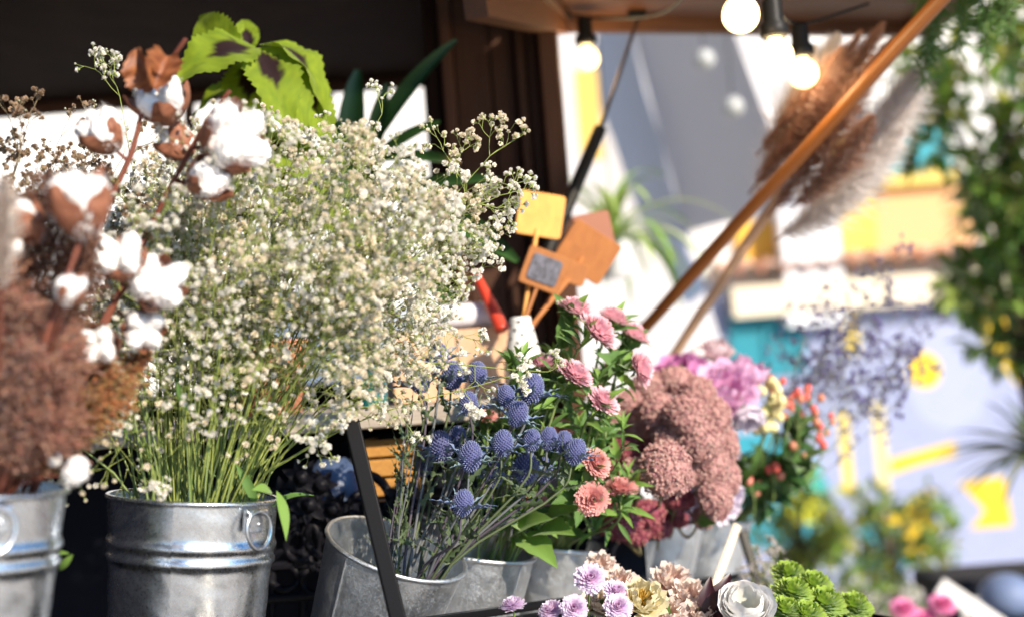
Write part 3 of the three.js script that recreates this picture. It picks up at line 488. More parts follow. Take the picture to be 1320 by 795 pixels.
// ---------------------------------------------------------------- plants on the counter
{ // coleus
  const base = V(P(350, 500, 2.42).x, counterY, -2.42), o = thing('coleus_plant', 'lime green coleus with maroon leaf centres in a pot behind the white blossoms', 'plant', base);
  local('pot', new THREE.LatheGeometry([[0.001, 0], [0.05, 0], [0.068, 0.11], [0.074, 0.112], [0.074, 0.13], [0.066, 0.13], [0.06, 0.1], [0.001, 0.1]].map((q) => new THREE.Vector2(...q)), 32), mat(C(0.4, 0.17, 0.09), 0.8), o);
  const lime = C(0.25, 0.33, 0.014), lime2 = C(0.15, 0.23, 0.01), mar = C(0.018, 0.002, 0.003);
  const gs = [1, 2, 3, 4].map((s) => leafGeo({ w: (t) => Math.pow(Math.sin(Math.PI * Math.pow(t * 0.98 + 0.01, 0.72)), 0.8), width: 0.62, arch: 0.1 + 0.03 * s, fold: 0.14 - 0.05 * (s % 2), wave: 0.03, teeth: 0.07, nL: 26, nW: 6, seed: s * 2, droop: 0.1 * (s % 3),
    color: (t, w) => { const k = smooth(0.34, 0.2, Math.abs(w) * (0.55 + t * 0.3) + 0.16 * fbm(t * 5 + s * 9, w * 4, s) + 0.42 * smooth(0.4, 0.7, t) + 0.3 * smooth(0.2, 0.05, t) + (s > 2 ? 0.06 : 0)); const vein = Math.abs(Math.sin((t * 9 - Math.abs(w) * 2.2) * 3.14)) < 0.16 || Math.abs(w) < 0.05; return lime.clone().lerp(lime2, clamp(0.5 + fbm(t * 6, w * 5, s * 3))).lerp(mar, k).multiplyScalar(vein ? 0.86 : 1); } }));
  const top = P(338, 80, 2.24), mid = P(345, 170, 2.3);
  const stem = new B().tube(crv([base.clone().add(V(0, 0.1, 0)), P(352, 330, 2.38), mid, top], 16), 0.006, 8); stem.tube(crv([P(352, 330, 2.38), P(395, 200, 2.32), P(400, 120, 2.25)], 10), 0.005, 8); part('stem', stem.geo(), M.palestem, o);
  const L = [ // base, tip, width factor, facing (camera space), variant
    [330, 62, 226, 96, 2.2, 2.13, 1.35, [-0.15, 0.65, 0.75], 0], [308, 70, 252, 22, 2.22, 2.24, 1.3, [-0.5, 0.1, 0.9], 3], [322, 66, 312, 20, 2.24, 2.26, 0.95, [0.2, 0.2, 1], 1], [334, 62, 372, 165, 2.2, 2.12, 0.85, [0.35, 0.25, 0.9], 0],
    [336, 58, 424, 142, 2.22, 2.2, 0.85, [0.75, 0.55, 0.4], 3], [330, 80, 316, 168, 2.24, 2.2, 1.15, [-0.1, 0.2, 1], 1], [345, 75, 392, 172, 2.22, 2.17, 0.8, [0.6, 0.2, 0.8], 2], [372, 98, 430, 190, 2.24, 2.2, 0.75, [0.5, 0.3, 0.8], 1],
    [345, 110, 250, 150, 2.3, 2.32, 0.8, [0, 0.8, 0.6], 2], [350, 190, 420, 260, 2.28, 2.2, 0.9, [0.3, 0.5, 0.8], 2], [350, 200, 290, 270, 2.3, 2.25, 0.8, [-0.2, 0.5, 0.8], 3], [350, 170, 385, 300, 2.28, 2.22, 0.8, [0.1, 0.3, 0.9], 1], [360, 260, 470, 330, 2.3, 2.25, 0.7, [0.3, 0.6, 0.7], 2], [350, 270, 250, 350, 2.32, 2.3, 0.7, [-0.2, 0.6, 0.7], 3]];
  for (const [x0, y0, x1, y1, d0, d1, w, f, v] of L) { const a = P(x0, y0, d0), b = P(x1, y1, d1), l = a.distanceTo(b); placed('leaf', gs[v], M.leafvc, o, frame(a, b.clone().sub(a), camDir(...f), l * w, l, l * 0.9)); }
}
{ // dark strap-leaved plant
  const base = V(P(505, 480, 2.75).x, counterY, -2.75), o = thing('strap_leaf_plant', 'dark green strap leaved plant in a white pot on the counter', 'plant', base);
  local('pot', new THREE.LatheGeometry([[0.001, 0], [0.05, 0], [0.07, 0.12], [0.073, 0.125], [0.066, 0.125], [0.06, 0.1], [0.001, 0.1]].map((q) => new THREE.Vector2(...q)), 32), mat(C(0.5, 0.58, 0.72), 0.4), o);
  const sg = leafGeo({ w: (t) => Math.pow(Math.sin(Math.PI * clamp(0.12 + 0.86 * t)), 0.55), width: 0.16, arch: 0.05, fold: 0.35, nL: 14, nW: 2 });
  const tipped = leafGeo({ w: (t) => Math.pow(Math.sin(Math.PI * clamp(0.12 + 0.86 * t)), 0.55), width: 0.16, arch: 0.05, fold: 0.35, nL: 14, nW: 2, color: (t) => C(0.03, 0.085, 0.018).lerp(C(0.42, 0.25, 0.1), smooth(0.84, 0.93, t)) });
  for (const [x0, y0, x1, y1, dd, w, tip] of [[470, 215, 590, 52, -0.06, 0.9], [455, 260, 462, 90, 0.03, 1.5], [480, 240, 500, 108, 0, 1.3], [470, 230, 568, 158, -0.1, 1.0], [478, 212, 594, 211, -0.12, 0.75, 1], [490, 262, 645, 232, -0.1, 0.7], [520, 250, 668, 338, -0.15, 0.95], [470, 280, 410, 120, 0.02, 1.1], [500, 330, 600, 400, -0.1, 1], [500, 380, 440, 470, -0.1, 1]]) {
    const a = P(x0, y0, 2.72), b = P(x1, y1, 2.66 + dd), l = a.distanceTo(b); placed('leaf', tip ? tipped : sg, tip ? M.leafvc : M.darkgreen, o, frame(a, b.clone().sub(a), camDir(-0.2, 0.5, 0.8), l * w, l, l));
  }
  part('stem', new B().tube([base.clone().add(V(0, 0.1, 0)), P(490, 300, 2.72), P(470, 215, 2.72)], 0.012, 8).geo(), M.stem, o);
}
{ // pale arching spider plant behind the labels
  const c = P(790, 306, 4.3), o = thing('spider_plant', 'pale green arching spider plant hanging behind the wooden labels', 'plant', c), r = rng(61);
  local('pot', new THREE.LatheGeometry([[0.001, -0.13], [0.05, -0.13], [0.065, -0.02], [0.06, -0.02], [0.001, -0.03]].map((q) => new THREE.Vector2(...q)), 24), mat(C(0.62, 0.63, 0.64), 0.5), o);
  part('hanger', new B().tube([c.clone().add(V(0, -0.02, 0)), c.clone().add(V(0.02, 1.6, -0.1))], 0.002, 5).geo(), M.rubber, o);
  const ms = [leafMat(C(0.36, 0.5, 0.1)), leafMat(C(0.58, 0.65, 0.34)), leafMat(C(0.2, 0.36, 0.05))], g = [0, 1].map((s) => leafGeo({ w: (t) => Math.pow(1 - t, 0.4) * Math.min(1, 0.5 + t * 3), width: 0.085, arch: 0.26, fold: 0.2, droop: 0, nL: 14, nW: 1 }));
  for (let k = 0; k < 46; k++) { const a = r() * 6.28, e = -0.8 + 1.6 * r(), l = 0.2 + 0.22 * r(), dir = V(Math.cos(a) * Math.cos(e), Math.sin(e), Math.sin(a) * Math.cos(e)); placed('leaf', g[k % 2], ms[k % 3], o, frame(c.clone().add(V(0, -0.01, 0)), dir, V(0, 1, 0).addScaledVector(dir, 0.1), l, l, l)); }
}
{ // feathery fern at the hatch corner
  const r = rng(77);
  for (const [x, y, x1, y1] of [[1205, -20, 1195, 75], [1225, -30, 1235, 60], [1250, -20, 1270, 70], [1180, -10, 1190, 100], [1275, -30, 1300, 40]]) {
    const a = P(x, y, 2.75), b = P(x1, y1, 2.65), o = thing('fern_sprig', 'fine green fern sprig trailing at the hatch corner', 'fern', a, 'fern sprigs at the hatch corner'), pts = bez(a, a.clone().lerp(b, 0.5).add(V(0.03, 0.02, 0.02)), b, 12), f = new B();
    part('stem', new B().tube(pts, 0.0014, 4).geo(), M.stem, o);
    for (let k = 1; k < pts.length; k++) for (let j = 0; j < 16; j++) { const dir = rvec(r); f.add(bigLeaf, frame(pts[k], dir.add(V(0, -0.4, 0)), rvec(r), 0.008, 0.022 + 0.02 * r(), 0.01)); }
    stuff(part('frond', f.geo(), M.green, o));
  }
}

// ---------------------------------------------------------------- baby breath
const petal5 = (() => { // one ruffled blossom, radius about 1
  const mk = (seed) => { const b = new B(), r = rng(seed); for (let l = 0; l < 3; l++) for (let k = 0; k < 5; k++) { const a = (k + l * 0.37 + 0.2 * r()) / 5 * 6.28, e = [0.15, 0.7, 1.25][l] + 0.3 * (r() - 0.5), len = [1, 0.95, 0.85][l] * (0.85 + 0.3 * r()), dir = V(Math.cos(a) * Math.cos(e), Math.sin(e), Math.sin(a) * Math.cos(e)), sd = V(-Math.sin(a), 0, Math.cos(a)).multiplyScalar(0.42), up = V(0, 1, 0).multiplyScalar(0.12); const i0 = b.v(V(0, 0, 0)), i1 = b.v(dir.clone().multiplyScalar(0.6 * len).add(sd)), i2 = b.v(dir.clone().multiplyScalar(0.6 * len).sub(sd)), i3 = b.v(dir.clone().multiplyScalar(len).addScaledVector(sd, 0.6).add(up)), i4 = b.v(dir.clone().multiplyScalar(len).addScaledVector(sd, -0.6).add(up)); b.t(i0, i1, i2); b.q(i1, i3, i4, i2); } return b.geo(); };
  return [1, 2, 3].map(mk);
})();
const budGeo = new THREE.IcosahedronGeometry(1, 0);
M.blossom = mat(0xffffff, 0.97, { vertexColors: true, transmission: 0.4, thickness: 0, specularIntensity: 0.5 });
function gypSpray(name, label, group, root, via, tip, o) {
  const r = rng(o.seed), t = thing(name, label, 'flower', root, group), st = new B(), fl = new B();
  const main = crv(Array.isArray(via) ? [root, ...via, tip] : [root, via, tip], 18); st.tube(main, (k) => lerp(0.0017, 0.0006, k) * (o.thick ?? 1), 5);
  const white = o.white ?? C(0.9, 0.87, 0.8);
  const flower = (p, dir) => {
    const bud = r() < (o.buds ?? 0.16), s = (bud ? 0.0016 : 0.0031 + 0.002 * r()) * (o.size ?? 1), c = bud ? C(0.55, 0.56, 0.38) : white.clone().multiplyScalar(0.86 + 0.2 * r());
    const m = frame(p, dir.clone().add(rvec(r).multiplyScalar(0.5)), rvec(r), s); fl.add(bud ? budGeo : petal5[Math.floor(r() * 3)], m, c);
    if (!bud) st.add(budGeo, frame(p.clone().addScaledVector(dir, -s * 0.3), dir, rvec(r), s * 0.4), null);
  };
  const grow = (p, dir, len, level) => {
    const e = p.clone().addScaledVector(dir, len), m = p.clone().lerp(e, 0.55).addScaledVector(rvec(r), len * 0.07);
    st.tube([p, m, e], 0.00028 + 0.00011 * level, 3);
    if (level <= 0) { flower(e, dir); return; }
    const n = r() < 0.35 ? 3 : 2; for (let k = 0; k < n; k++) grow(e, dir.clone().add(rvec(r).multiplyScalar(0.75)).add(V(0, 0.06, 0)).normalize(), len * (0.55 + 0.3 * r()), level - 1);
    if (r() < 0.25) flower(e, dir);
  };
  const N = o.nodes ?? 9, from = o.from ?? 0.42;
  for (let k = 0; k < N; k++) { const q = from + (1 - from) * (k / (N - 1)), f = q * 18, i = Math.min(17, Math.floor(f)), p = main[i].clone().lerp(main[i + 1], f - i), T = main[i + 1].clone().sub(main[i]).normalize(); const dir = k === N - 1 ? T : T.clone().multiplyScalar(0.75).add(rvec(r).multiplyScalar(0.9)).normalize(); grow(p, dir, (o.len ?? 0.042) * (1.25 - 0.55 * q), o.levels ?? 4); }
  part('stem', st.geo(), o.stemMat ?? M.thinstem, t); stuff(part('blossom_cloud', fl.geo(), M.blossom, t));
  return t;
}
{
  const twigStem = mat(C(0.2, 0.15, 0.08), 0.7), r = rng(2024), inside = (k) => { const a = r() * 6.28, q = 0.05 * Math.sqrt(r()); return bk2.at(a, q, 0.03 + 0.02 * r()); };
  // tips over the dome: seen at x, y, distance from the lens
  const tips = [];
  for (let k = 0; k < 64; k++) { const a = Math.PI * (0.02 + 0.96 * ((k * 0.618) % 1)), q = Math.sqrt(0.12 + 0.88 * ((k * 0.381 + 0.13) % 1)); tips.push([330 + Math.cos(a) * q * 232 - 20 * Math.sin(a), 420 - Math.sin(a) * q * 245 + 40 * Math.exp(-Math.pow((330 + Math.cos(a) * q * 232 - 380) / 60, 2)), 1.6 + 0.4 * r()]); }
  tips.push([610, 225, 1.85], [575, 290, 1.85], [600, 330, 1.9], [560, 250, 1.9], [585, 380, 1.88], [540, 400, 1.8], [520, 440, 1.8], [480, 175, 1.9], [160, 160, 1.85], [110, 560, 1.7], [170, 530, 1.7], [150, 470, 1.72]);
  tips.forEach(([x, y, d], i) => {
    const root = inside(), tip = P(x, y, d), rimP = bk2.mouth(root.clone().lerp(tip, 0.35), 0.4 + 0.5 * r());
    const [lb, gr] = x < 225 ? ['white baby breath spray next to the cotton bolls', 'baby breath by the cotton'] : x > 480 ? ['white baby breath spray on the side towards the wooden labels', 'baby breath towards the labels'] : y < 265 ? ['white baby breath spray just under the lime coleus leaves', 'baby breath under the coleus'] : ['white baby breath spray in the thick middle of the bunch', 'baby breath in the middle']; gypSpray('baby_breath_spray', lb, gr, root, [rimP, rimP.clone().lerp(tip, 0.5).add(V(0, 0.035, 0))], tip, { seed: 900 + i * 13, white: i % 3 === 1 ? C(0.86, 0.78, 0.63) : undefined, nodes: 9, levels: i % 4 ? 3 : 4, from: x > 400 ? 0.62 : 0.36 + 0.22 * ((i * 0.618) % 1), len: x > 430 ? 0.048 : 0.056 });
  });
  for (const [x, y, d] of [[30, 175, 1.75], [70, 200, 1.8], [115, 190, 1.82], [15, 235, 1.78], [150, 215, 1.8], [60, 250, 1.8], [180, 170, 1.8], [100, 240, 1.85]]) { const root = bk1.at(r() * 6.28, 0.04 * r(), 0.05), tip = P(x, y, d), mo = bk1.mouth(root.clone().lerp(tip, 0.4)); gypSpray('tan_filler_spray', 'dry tan filler spray between the cotton and the white window', 'tan filler sprays', root, [mo, mo.clone().lerp(tip, 0.55).add(V(0, 0.03, 0))], tip, { seed: 1500 + x, nodes: 8, levels: 3, from: 0.62, len: 0.045, white: C(0.4, 0.27, 0.17), size: 0.95, stemMat: twigStem }); }
  // long stray sprays reaching over the thistles, and low hanging sprigs
  const stray = (x0, y0, d0, vx, vy, x, y, d, label, seed, opt = {}) => gypSpray('baby_breath_spray', label, undefined, P(x0, y0, d0), P(vx, vy, d), P(x, y, d), { seed, nodes: 5, levels: 3, from: 0.55, len: 0.03, ...opt });
  stray(330, 600, 1.78, 480, 320, 632, 258, 1.82, 'baby breath spray reaching farthest towards the wooden labels', 5001, { nodes: 7, len: 0.036, levels: 4, from: 0.7 });
  stray(335, 600, 1.78, 500, 475, 690, 478, 1.86, 'baby breath sprig stretched level above the blue thistles', 5002, { nodes: 6, len: 0.026, levels: 3, from: 0.5 });
  stray(340, 610, 1.78, 470, 540, 640, 490, 1.84, 'baby breath sprig stretched low across the pale counter', 5003, { nodes: 5, len: 0.026, levels: 3, from: 0.5 });
  stray(340, 610, 1.78, 420, 560, 470, 510, 1.76, 'baby breath sprig beside the top of the black leg', 5004, { nodes: 5, len: 0.026, levels: 3 });
  stray(330, 625, 1.76, 370, 580, 412, 545, 1.72, 'baby breath sprig low at the bucket handle', 5005, { nodes: 5, len: 0.024, levels: 3 });
  stray(200, 620, 1.72, 195, 600, 200, 618, 1.66, 'baby breath sprig hanging over the ribbed bucket rim', 5006, { nodes: 4, len: 0.014, levels: 2 });
  stray(300, 600, 1.78, 470, 380, 545, 325, 1.8, 'thick stemmed baby breath spray leaning across the bunch', 5007, { thick: 1.6, nodes: 6, len: 0.034 });
  // leaves and bare stems at the bucket mouth
  const lg = leafGeo({ width: 0.22, arch: 0.12, fold: 0.3, nL: 8, nW: 1 }), lv = thing('baby_breath_stalks', 'bare green stalks and leaves rising from the ribbed bucket', 'flower stalks', bk2.rim.clone());
  for (let k = 0; k < 54; k++) { const a = r() * 6.28, q = 0.1 * Math.sqrt(r()), p = bk2.at(a, q * 0.6, 0.05), e = bk2.at(a, q * 1.5 + 0.05 * (r() - 0.3), 0.34 + 0.16 * r()).add(rvec(r).multiplyScalar(0.03)); part('stalk', new B().tube(crv([p, bk2.at(a, q * 0.92, 0.25), e], 6), (t) => 0.0019 - 0.0008 * t, 5).geo(), k % 3 ? M.palestem : M.stem, lv); if (k % 3 === 0) placed('leaf', lg, M.green, lv, frame(p.clone().lerp(e, 0.55 + 0.4 * r()), e.clone().sub(p).normalize().add(rvec(r).multiplyScalar(0.8)), rvec(r), 0.04 + 0.03 * r())); }
  placed('leaf', lg, M.lightgreen, lv, frame(P(356, 632, 1.72), P(368, 696, 1.7).sub(P(356, 632, 1.72)), camDir(0.6, 0.1, 0.8), 0.066, 0.066, 0.05));
  placed('leaf', lg, M.lightgreen, lv, frame(P(350, 634, 1.73), P(312, 630, 1.68).sub(P(350, 634, 1.73)), camDir(0, 0.5, 0.8), 0.075, 0.04, 0.03));
}
{ // small weed beside bucket one
  const o = thing('leaf_sprig', 'small green leaf sprig between the two ribbed buckets', 'leaf', P(72, 740, 1.6)), lg = leafGeo({ width: 0.25, arch: 0.1, fold: 0.2, nL: 6, nW: 1 });
  placed('leaf', lg, M.lightgreen, o, frame(P(68, 716, 1.6), P(96, 713, 1.58).sub(P(68, 716, 1.6)), camDir(0, 0.6, 0.7), 0.03)); placed('leaf', lg, M.lightgreen, o, frame(P(94, 714, 1.58), P(70, 742, 1.6).sub(P(94, 714, 1.58)), camDir(0.3, 0.3, 0.8), 0.035));
  part('stem', new B().tube([P(60, 760, 1.62), P(68, 716, 1.6)], 0.0012, 5).geo(), M.stem, o);
}

// ---------------------------------------------------------------- cotton
const cottonWhite = mat(C(0.84, 0.82, 0.8), 1, { sheen: 0.4, sheenRoughness: 0.9 });
const cottonBrown = mat(0xffffff, 0.6, { vertexColors: true });
const twig = mat(0xffffff, 0.7, { map: tex(64, 256, (u, v) => { const n = ring(u, v, 3), m = ring(u, v, 11, 2), k = clamp(0.5 + 0.5 * n + 0.4 * m); return [lerp(0.34, 0.56, k), lerp(0.17, 0.31, k), lerp(0.12, 0.22, k)]; }) });
const locks = [1, 2, 3].map((s) => {
  let g = new THREE.IcosahedronGeometry(1, 7); g.deleteAttribute('normal'); g.deleteAttribute('uv'); g = mergeVertices(g, 1e-4); const p = g.attributes.position, v = V(0, 0, 0), r = rng(s * 3);
  for (let k = 0; k < p.count; k++) { v.fromBufferAttribute(p, k); const f = 1 + 0.24 * fbm(v.x * 1.3 + s * 5, v.y * 1.3, v.z * 1.3) + 0.13 * fbm(v.x * 4 + s, v.y * 4, v.z * 4) + 0.06 * Math.abs(fbm(v.x * 10, v.y * 10 + s, v.z * 10)); p.setXYZ(k, v.x * f * 0.78, v.y * f * 1.05, v.z * f * 0.78); }
  g.computeVertexNormals();
  const b = new B(); b.add(g, new THREE.Matrix4());
  for (let k = 0; k < 420; k++) { const d = rvec(r), a = V(d.x * 0.74, d.y, d.z * 0.74), e = a.clone().multiplyScalar(1.12 + 0.22 * r()).add(rvec(r).multiplyScalar(0.22)); b.fibre(a, e, 0.02, rvec(r).multiplyScalar(0.08)); }
  return b.geo();
});
const calyx = [1, 2, 3].map((s) => leafGeo({ w: (t) => Math.pow(Math.sin(Math.PI * clamp(0.1 + 0.88 * Math.pow(t, 0.8))), 0.75), width: 0.85, arch: -0.2, fold: 0.3, wave: 0.05, nL: 14, nW: 3, seed: s * 3, color: (t, w) => C(0.15, 0.042, 0.02).lerp(C(0.34, 0.14, 0.075), clamp(0.5 + 0.8 * fbm(t * 4 + s * 4, w * 9, s)))  }));
function boll(stemThing, c, axis, R, seed, open = 1, nLock = 4) {
  const r = rng(seed), o = new THREE.Group(); o.name = 'boll'; const q = origin(stemThing); o.position.copy(c).sub(q); stemThing.add(o);
  const B0 = basis(axis, rvec(r)), x = V(0, 0, 0), y = V(0, 0, 0), z = V(0, 0, 0); B0.extractBasis(x, y, z);
  const a0 = r() * 6.28;
  for (let k = 0; k < nLock; k++) { const a = a0 + k / nLock * 6.28, out = x.clone().multiplyScalar(Math.cos(a)).addScaledVector(z, Math.sin(a)); const p = c.clone().addScaledVector(out, R * 0.38 * open).addScaledVector(y, R * (0.28 + 0.15 * r())); placed('cotton_lock', locks[(k + seed) % 3], cottonWhite, o, frame(p, y.clone().addScaledVector(out, 0.5 * open), rvec(r), R * (0.45 + 0.1 * r()), R * (0.58 + 0.14 * r()), R * 0.48)); }
  for (let k = 0; k < nLock; k++) { const a = a0 + (k + 0.5) / nLock * 6.28, out = x.clone().multiplyScalar(Math.cos(a)).addScaledVector(z, Math.sin(a)); const dir = out.clone().multiplyScalar(0.5 * open + 0.12).addScaledVector(y, 0.85 + 0.3 * r()); placed('calyx_leaf', calyx[(k + seed) % 3], cottonBrown, o, frame(c.clone().addScaledVector(y, -R * 0.4).addScaledVector(out, R * 0.22), dir, y.clone().multiplyScalar(0.5).addScaledVector(out, -1), R * (1.0 + 0.3 * r()), R * (1.25 + 0.5 * r()), R * 1.2)); }
}
function cottonStem(label, pts, bolls, r0 = 0.0042, extra) {
  const w = pts.map((q) => P(...q)), o = thing('cotton_stem', label, 'cotton stem', w[0]); part('stem', new B().tube(crv(w, 30), (t) => r0 * (1 - 0.45 * t) * (1 + 0.12 * Math.sin(t * 40)), 8, null, true).geo(), twig, o);
  for (const [x, y, d, R, ax, seed, open, tx, ty, td] of bolls) { const c = P(x, y, d), a = camDir(...ax); if (tx) part('twig', new B().tube([P(tx, ty, td), c.clone().addScaledVector(a, -R * 0.35)], (t) => 0.0026 - 0.0006 * t, 6).geo(), twig, o); boll(o, c, a, R, seed, open ?? 1); }
  if (extra) extra(o);
}
const dryLeaf = leafGeo({ w: (t) => Math.pow(Math.sin(Math.PI * clamp(0.05 + 0.93 * t)), 0.5), width: 0.9, arch: 0.12, fold: 0.7, wave: 0.12, teeth: 0.08, nL: 18, nW: 5, seed: 4, color: (t, w) => C(0.13, 0.035, 0.012).lerp(C(0.31, 0.11, 0.035), clamp(0.5 + fbm(t * 5, w * 5, 3))) });
cottonStem('upright cotton stem ending above a crumpled brown leaf', [[0, 660, 1.5], [85, 420, 1.6], [140, 262, 1.6], [168, 200, 1.6], [187, 130, 1.6], [204, 100, 1.59], [239, 50, 1.57]],
  [[140, 182, 1.6, 0.036, [-0.45, 0.75, 0.45], 3, 0.75, 165, 208, 1.6], [214, 146, 1.62, 0.036, [-0.25, 0.85, 0.5], 4, 1.1, 186, 150, 1.6]], 0.0042, (o) => {
    placed('dry_leaf', dryLeaf, cottonBrown, o, frame(P(203, 112, 1.59), P(176, 62, 1.57).sub(P(203, 112, 1.59)), camDir(-0.3, 0.1, 0.9), 0.046, 0.05, 0.035)); placed('dry_leaf', dryLeaf, cottonBrown, o, frame(P(215, 72, 1.58), P(196, 118, 1.56).sub(P(215, 72, 1.58)), camDir(0.3, 0.1, 0.9), 0.045, 0.046, 0.04));
  });
cottonStem('cotton stem with its cut end beside the lime green coleus', [[30, 660, 1.5], [120, 450, 1.62], [184, 312, 1.64], [214, 252, 1.63], [244, 196, 1.62], [270, 150, 1.61], [296, 117, 1.6]],
  [[288, 186, 1.6, 0.046, [0.7, 0.25, 0.55], 5, 1.1, 247, 190, 1.62], [236, 194, 1.65, 0.03, [-0.5, 0.5, -0.2], 7, 0.8], [258, 236, 1.6, 0.037, [0.55, 0.2, 0.6], 8, 0.55, 225, 232, 1.63]]);
cottonStem('leaning cotton stem with white bolls low before the white blossoms', [[30, 660, 1.48], [85, 520, 1.5], [140, 400, 1.52], [180, 350, 1.53]],
  [[158, 345, 1.5, 0.031, [-0.1, 0.7, 0.6], 9, 1.1], [196, 372, 1.52, 0.036, [0.5, 0.35, 0.7], 10, 1.2], [128, 446, 1.48, 0.027, [0.1, 0.1, 0.9], 11, 0.9], [178, 420, 1.53, 0.028, [0.5, -0.2, 0.7], 12, 1, 150, 400, 1.52]]);
cottonStem('short cotton stem with brown bolls among the rusty dried grasses', [[-10, 660, 1.42], [40, 490, 1.36], [85, 360, 1.36], [110, 290, 1.37]],
  [[104, 282, 1.36, 0.044, [0, 0.95, 0.25], 13, 0.62], [86, 382, 1.34, 0.02, [0.4, 0.8, 0.3], 14, 0.7], [40, 300, 1.4, 0.03, [-0.4, 0.6, 0.3], 15, 0.6]]);

// ---------------------------------------------------------------- dried grasses in the first bucket
function plume(name, label, group, a, via, b, o) {
  const t = thing(name, label, 'dried grass', a, group), pts = crv(Array.isArray(via) ? [a, ...via, b] : [a, via, b], 24), r = rng(o.seed), f = new B();
  part('stem', new B().tube(pts, (k) => 0.002 - 0.0012 * k, 5).geo(), o.stemMat ?? twig, t);
  for (let k = 0; k < o.n; k++) {
    const q = lerp(o.from ?? 0.3, 1, Math.pow(r(), 0.8)), fi = q * 24, i = Math.min(23, Math.floor(fi)), p = pts[i].clone().lerp(pts[i + 1], fi - i), T = pts[i + 1].clone().sub(pts[i]).normalize(), w = o.spread * Math.sin(Math.PI * clamp((q - (o.from ?? 0.3)) / (1 - (o.from ?? 0.3)) * 0.85 + 0.12)), dir = rvec(r).addScaledVector(T, o.along ?? 1.1).normalize();
    const s0 = p.clone().addScaledVector(dir, w * 0.5 * r()), e = s0.clone().addScaledVector(dir, w * (0.4 + 0.8 * r())).add(V(0, -w * 0.25 * r(), 0)), c = o.cols[Math.floor(r() * o.cols.length)].clone().multiplyScalar(1 + (o.vary ?? 0.5) * (r() - 0.5));
    f.fibre(s0, e, o.w ?? 0.0012, rvec(r).multiplyScalar(w * 0.12), c);
    if (o.seeds && r() < o.seeds) f.add(budGeo, frame(e, dir, rvec(r), 0.0016, 0.0032, 0.0016), c);
  }
  stuff(part('plume', f.geo(), mat(0xffffff, 0.95, { vertexColors: true, transmission: 0.45, thickness: 0 }), t));
}
{
  const r = rng(88), rust = [C(0.32, 0.12, 0.06), C(0.24, 0.085, 0.05), C(0.4, 0.19, 0.1), C(0.3, 0.15, 0.1)], rosy = [C(0.4, 0.19, 0.12), C(0.33, 0.12, 0.08), C(0.46, 0.26, 0.17)], brown = [C(0.16, 0.06, 0.03), C(0.22, 0.09, 0.045)], pale = [C(0.62, 0.52, 0.44), C(0.7, 0.62, 0.55)], org = [C(0.42, 0.15, 0.03), C(0.35, 0.12, 0.03), C(0.3, 0.2, 0.06)];
  const inb = () => bk1.at(r() * 6.28, 0.05 * Math.sqrt(r()), 0.05);
  const L = [[60, 225, 1.42, brown, 0.055], [25, 255, 1.4, brown, 0.055], [95, 250, 1.42, brown, 0.05], [120, 300, 1.46, brown, 0.04], [0, 300, 1.38, rust, 0.055], [10, 380, 1.36, rosy, 0.055], [55, 400, 1.36, rosy, 0.055], [95, 430, 1.42, rust, 0.045], [35, 450, 1.34, rosy, 0.05], [-20, 420, 1.36, rust, 0.05], [75, 480, 1.36, rust, 0.045], [15, 500, 1.34, rust, 0.05], [140, 470, 1.5, org, 0.04], [165, 490, 1.52, org, 0.038], [120, 510, 1.48, org, 0.04], [190, 455, 1.55, org, 0.03], [90, 540, 1.42, rust, 0.04], [50, 530, 1.36, rosy, 0.045], [-30, 300, 1.4, rust, 0.05], [-40, 500, 1.36, rosy, 0.05]];
  L.forEach(([x, y, d, cols, sp], i) => { const a = inb(), b = P(x, y, d); const [lb, gr] = cols === org ? ['orange dried grass plume beside the white blossoms', 'orange grass plumes'] : cols === brown ? ['dark brown dried grass plume behind the brown cotton boll', 'dark brown grass plumes'] : ['rusty red dried grass plume in the ribbed bucket', 'rusty red grass plumes']; plume('dried_grass_plume', lb, gr, a, [bk1.mouth(a.clone().lerp(b, 0.45)), bk1.mouth(a.clone().lerp(b, 0.45)).lerp(b, 0.5).add(V(0, 0.02, 0))], b, { seed: 300 + i, n: 1150, from: 0.38, spread: sp, cols, w: 0.0017, seeds: 0.4, vary: 0.9 }); });
  { const a = inb(), b = P(5, 225, 1.3); plume('bunny_tail_plume', 'pale cream fluffy plume rising from the rusty grasses', undefined, a, P(0, 420, 1.32), b, { seed: 399, n: 1500, from: 0.6, spread: 0.022, cols: pale, w: 0.001 }); }
  for (let k = 0; k < 26; k++) { const a = inb(), b = P(-40 + 130 * r(), 470 + 90 * r(), 1.38 + 0.1 * r()), o = thing('dried_grass_stalk', 'tan dried stalk standing in the ribbed bucket', 'dried stalk', a, 'tan dried stalks'); part('stalk', new B().tube(crv([a, bk1.mouth(a.clone().lerp(b, 0.5), 0.85), b], 8), 0.0022, 5).geo(), mat(C(0.36 + 0.08 * r(), 0.17, 0.09), 0.75), o); }
  // white tufts
  for (const [x, y, d, R] of [[97, 607, 1.4, 0.015], [88, 378, 1.34, 0.012], [20, 318, 1.36, 0.007], [70, 592, 1.42, 0.008]]) { const c = P(x, y, d), a = inb(), o = thing('white_tuft', 'white fluffy tuft among the rusty dried grasses', 'dried flower', a, 'white tufts in the grasses'); part('stem', new B().tube(crv([a, bk1.mouth(a.clone().lerp(c, 0.6), 0.85), c], 8), 0.0013, 5).geo(), twig, o); placed('tuft', locks[1], cottonWhite, o, frame(c, camDir(0.4, 0.6, 0.3), V(0, 0, 1), R)); }
}

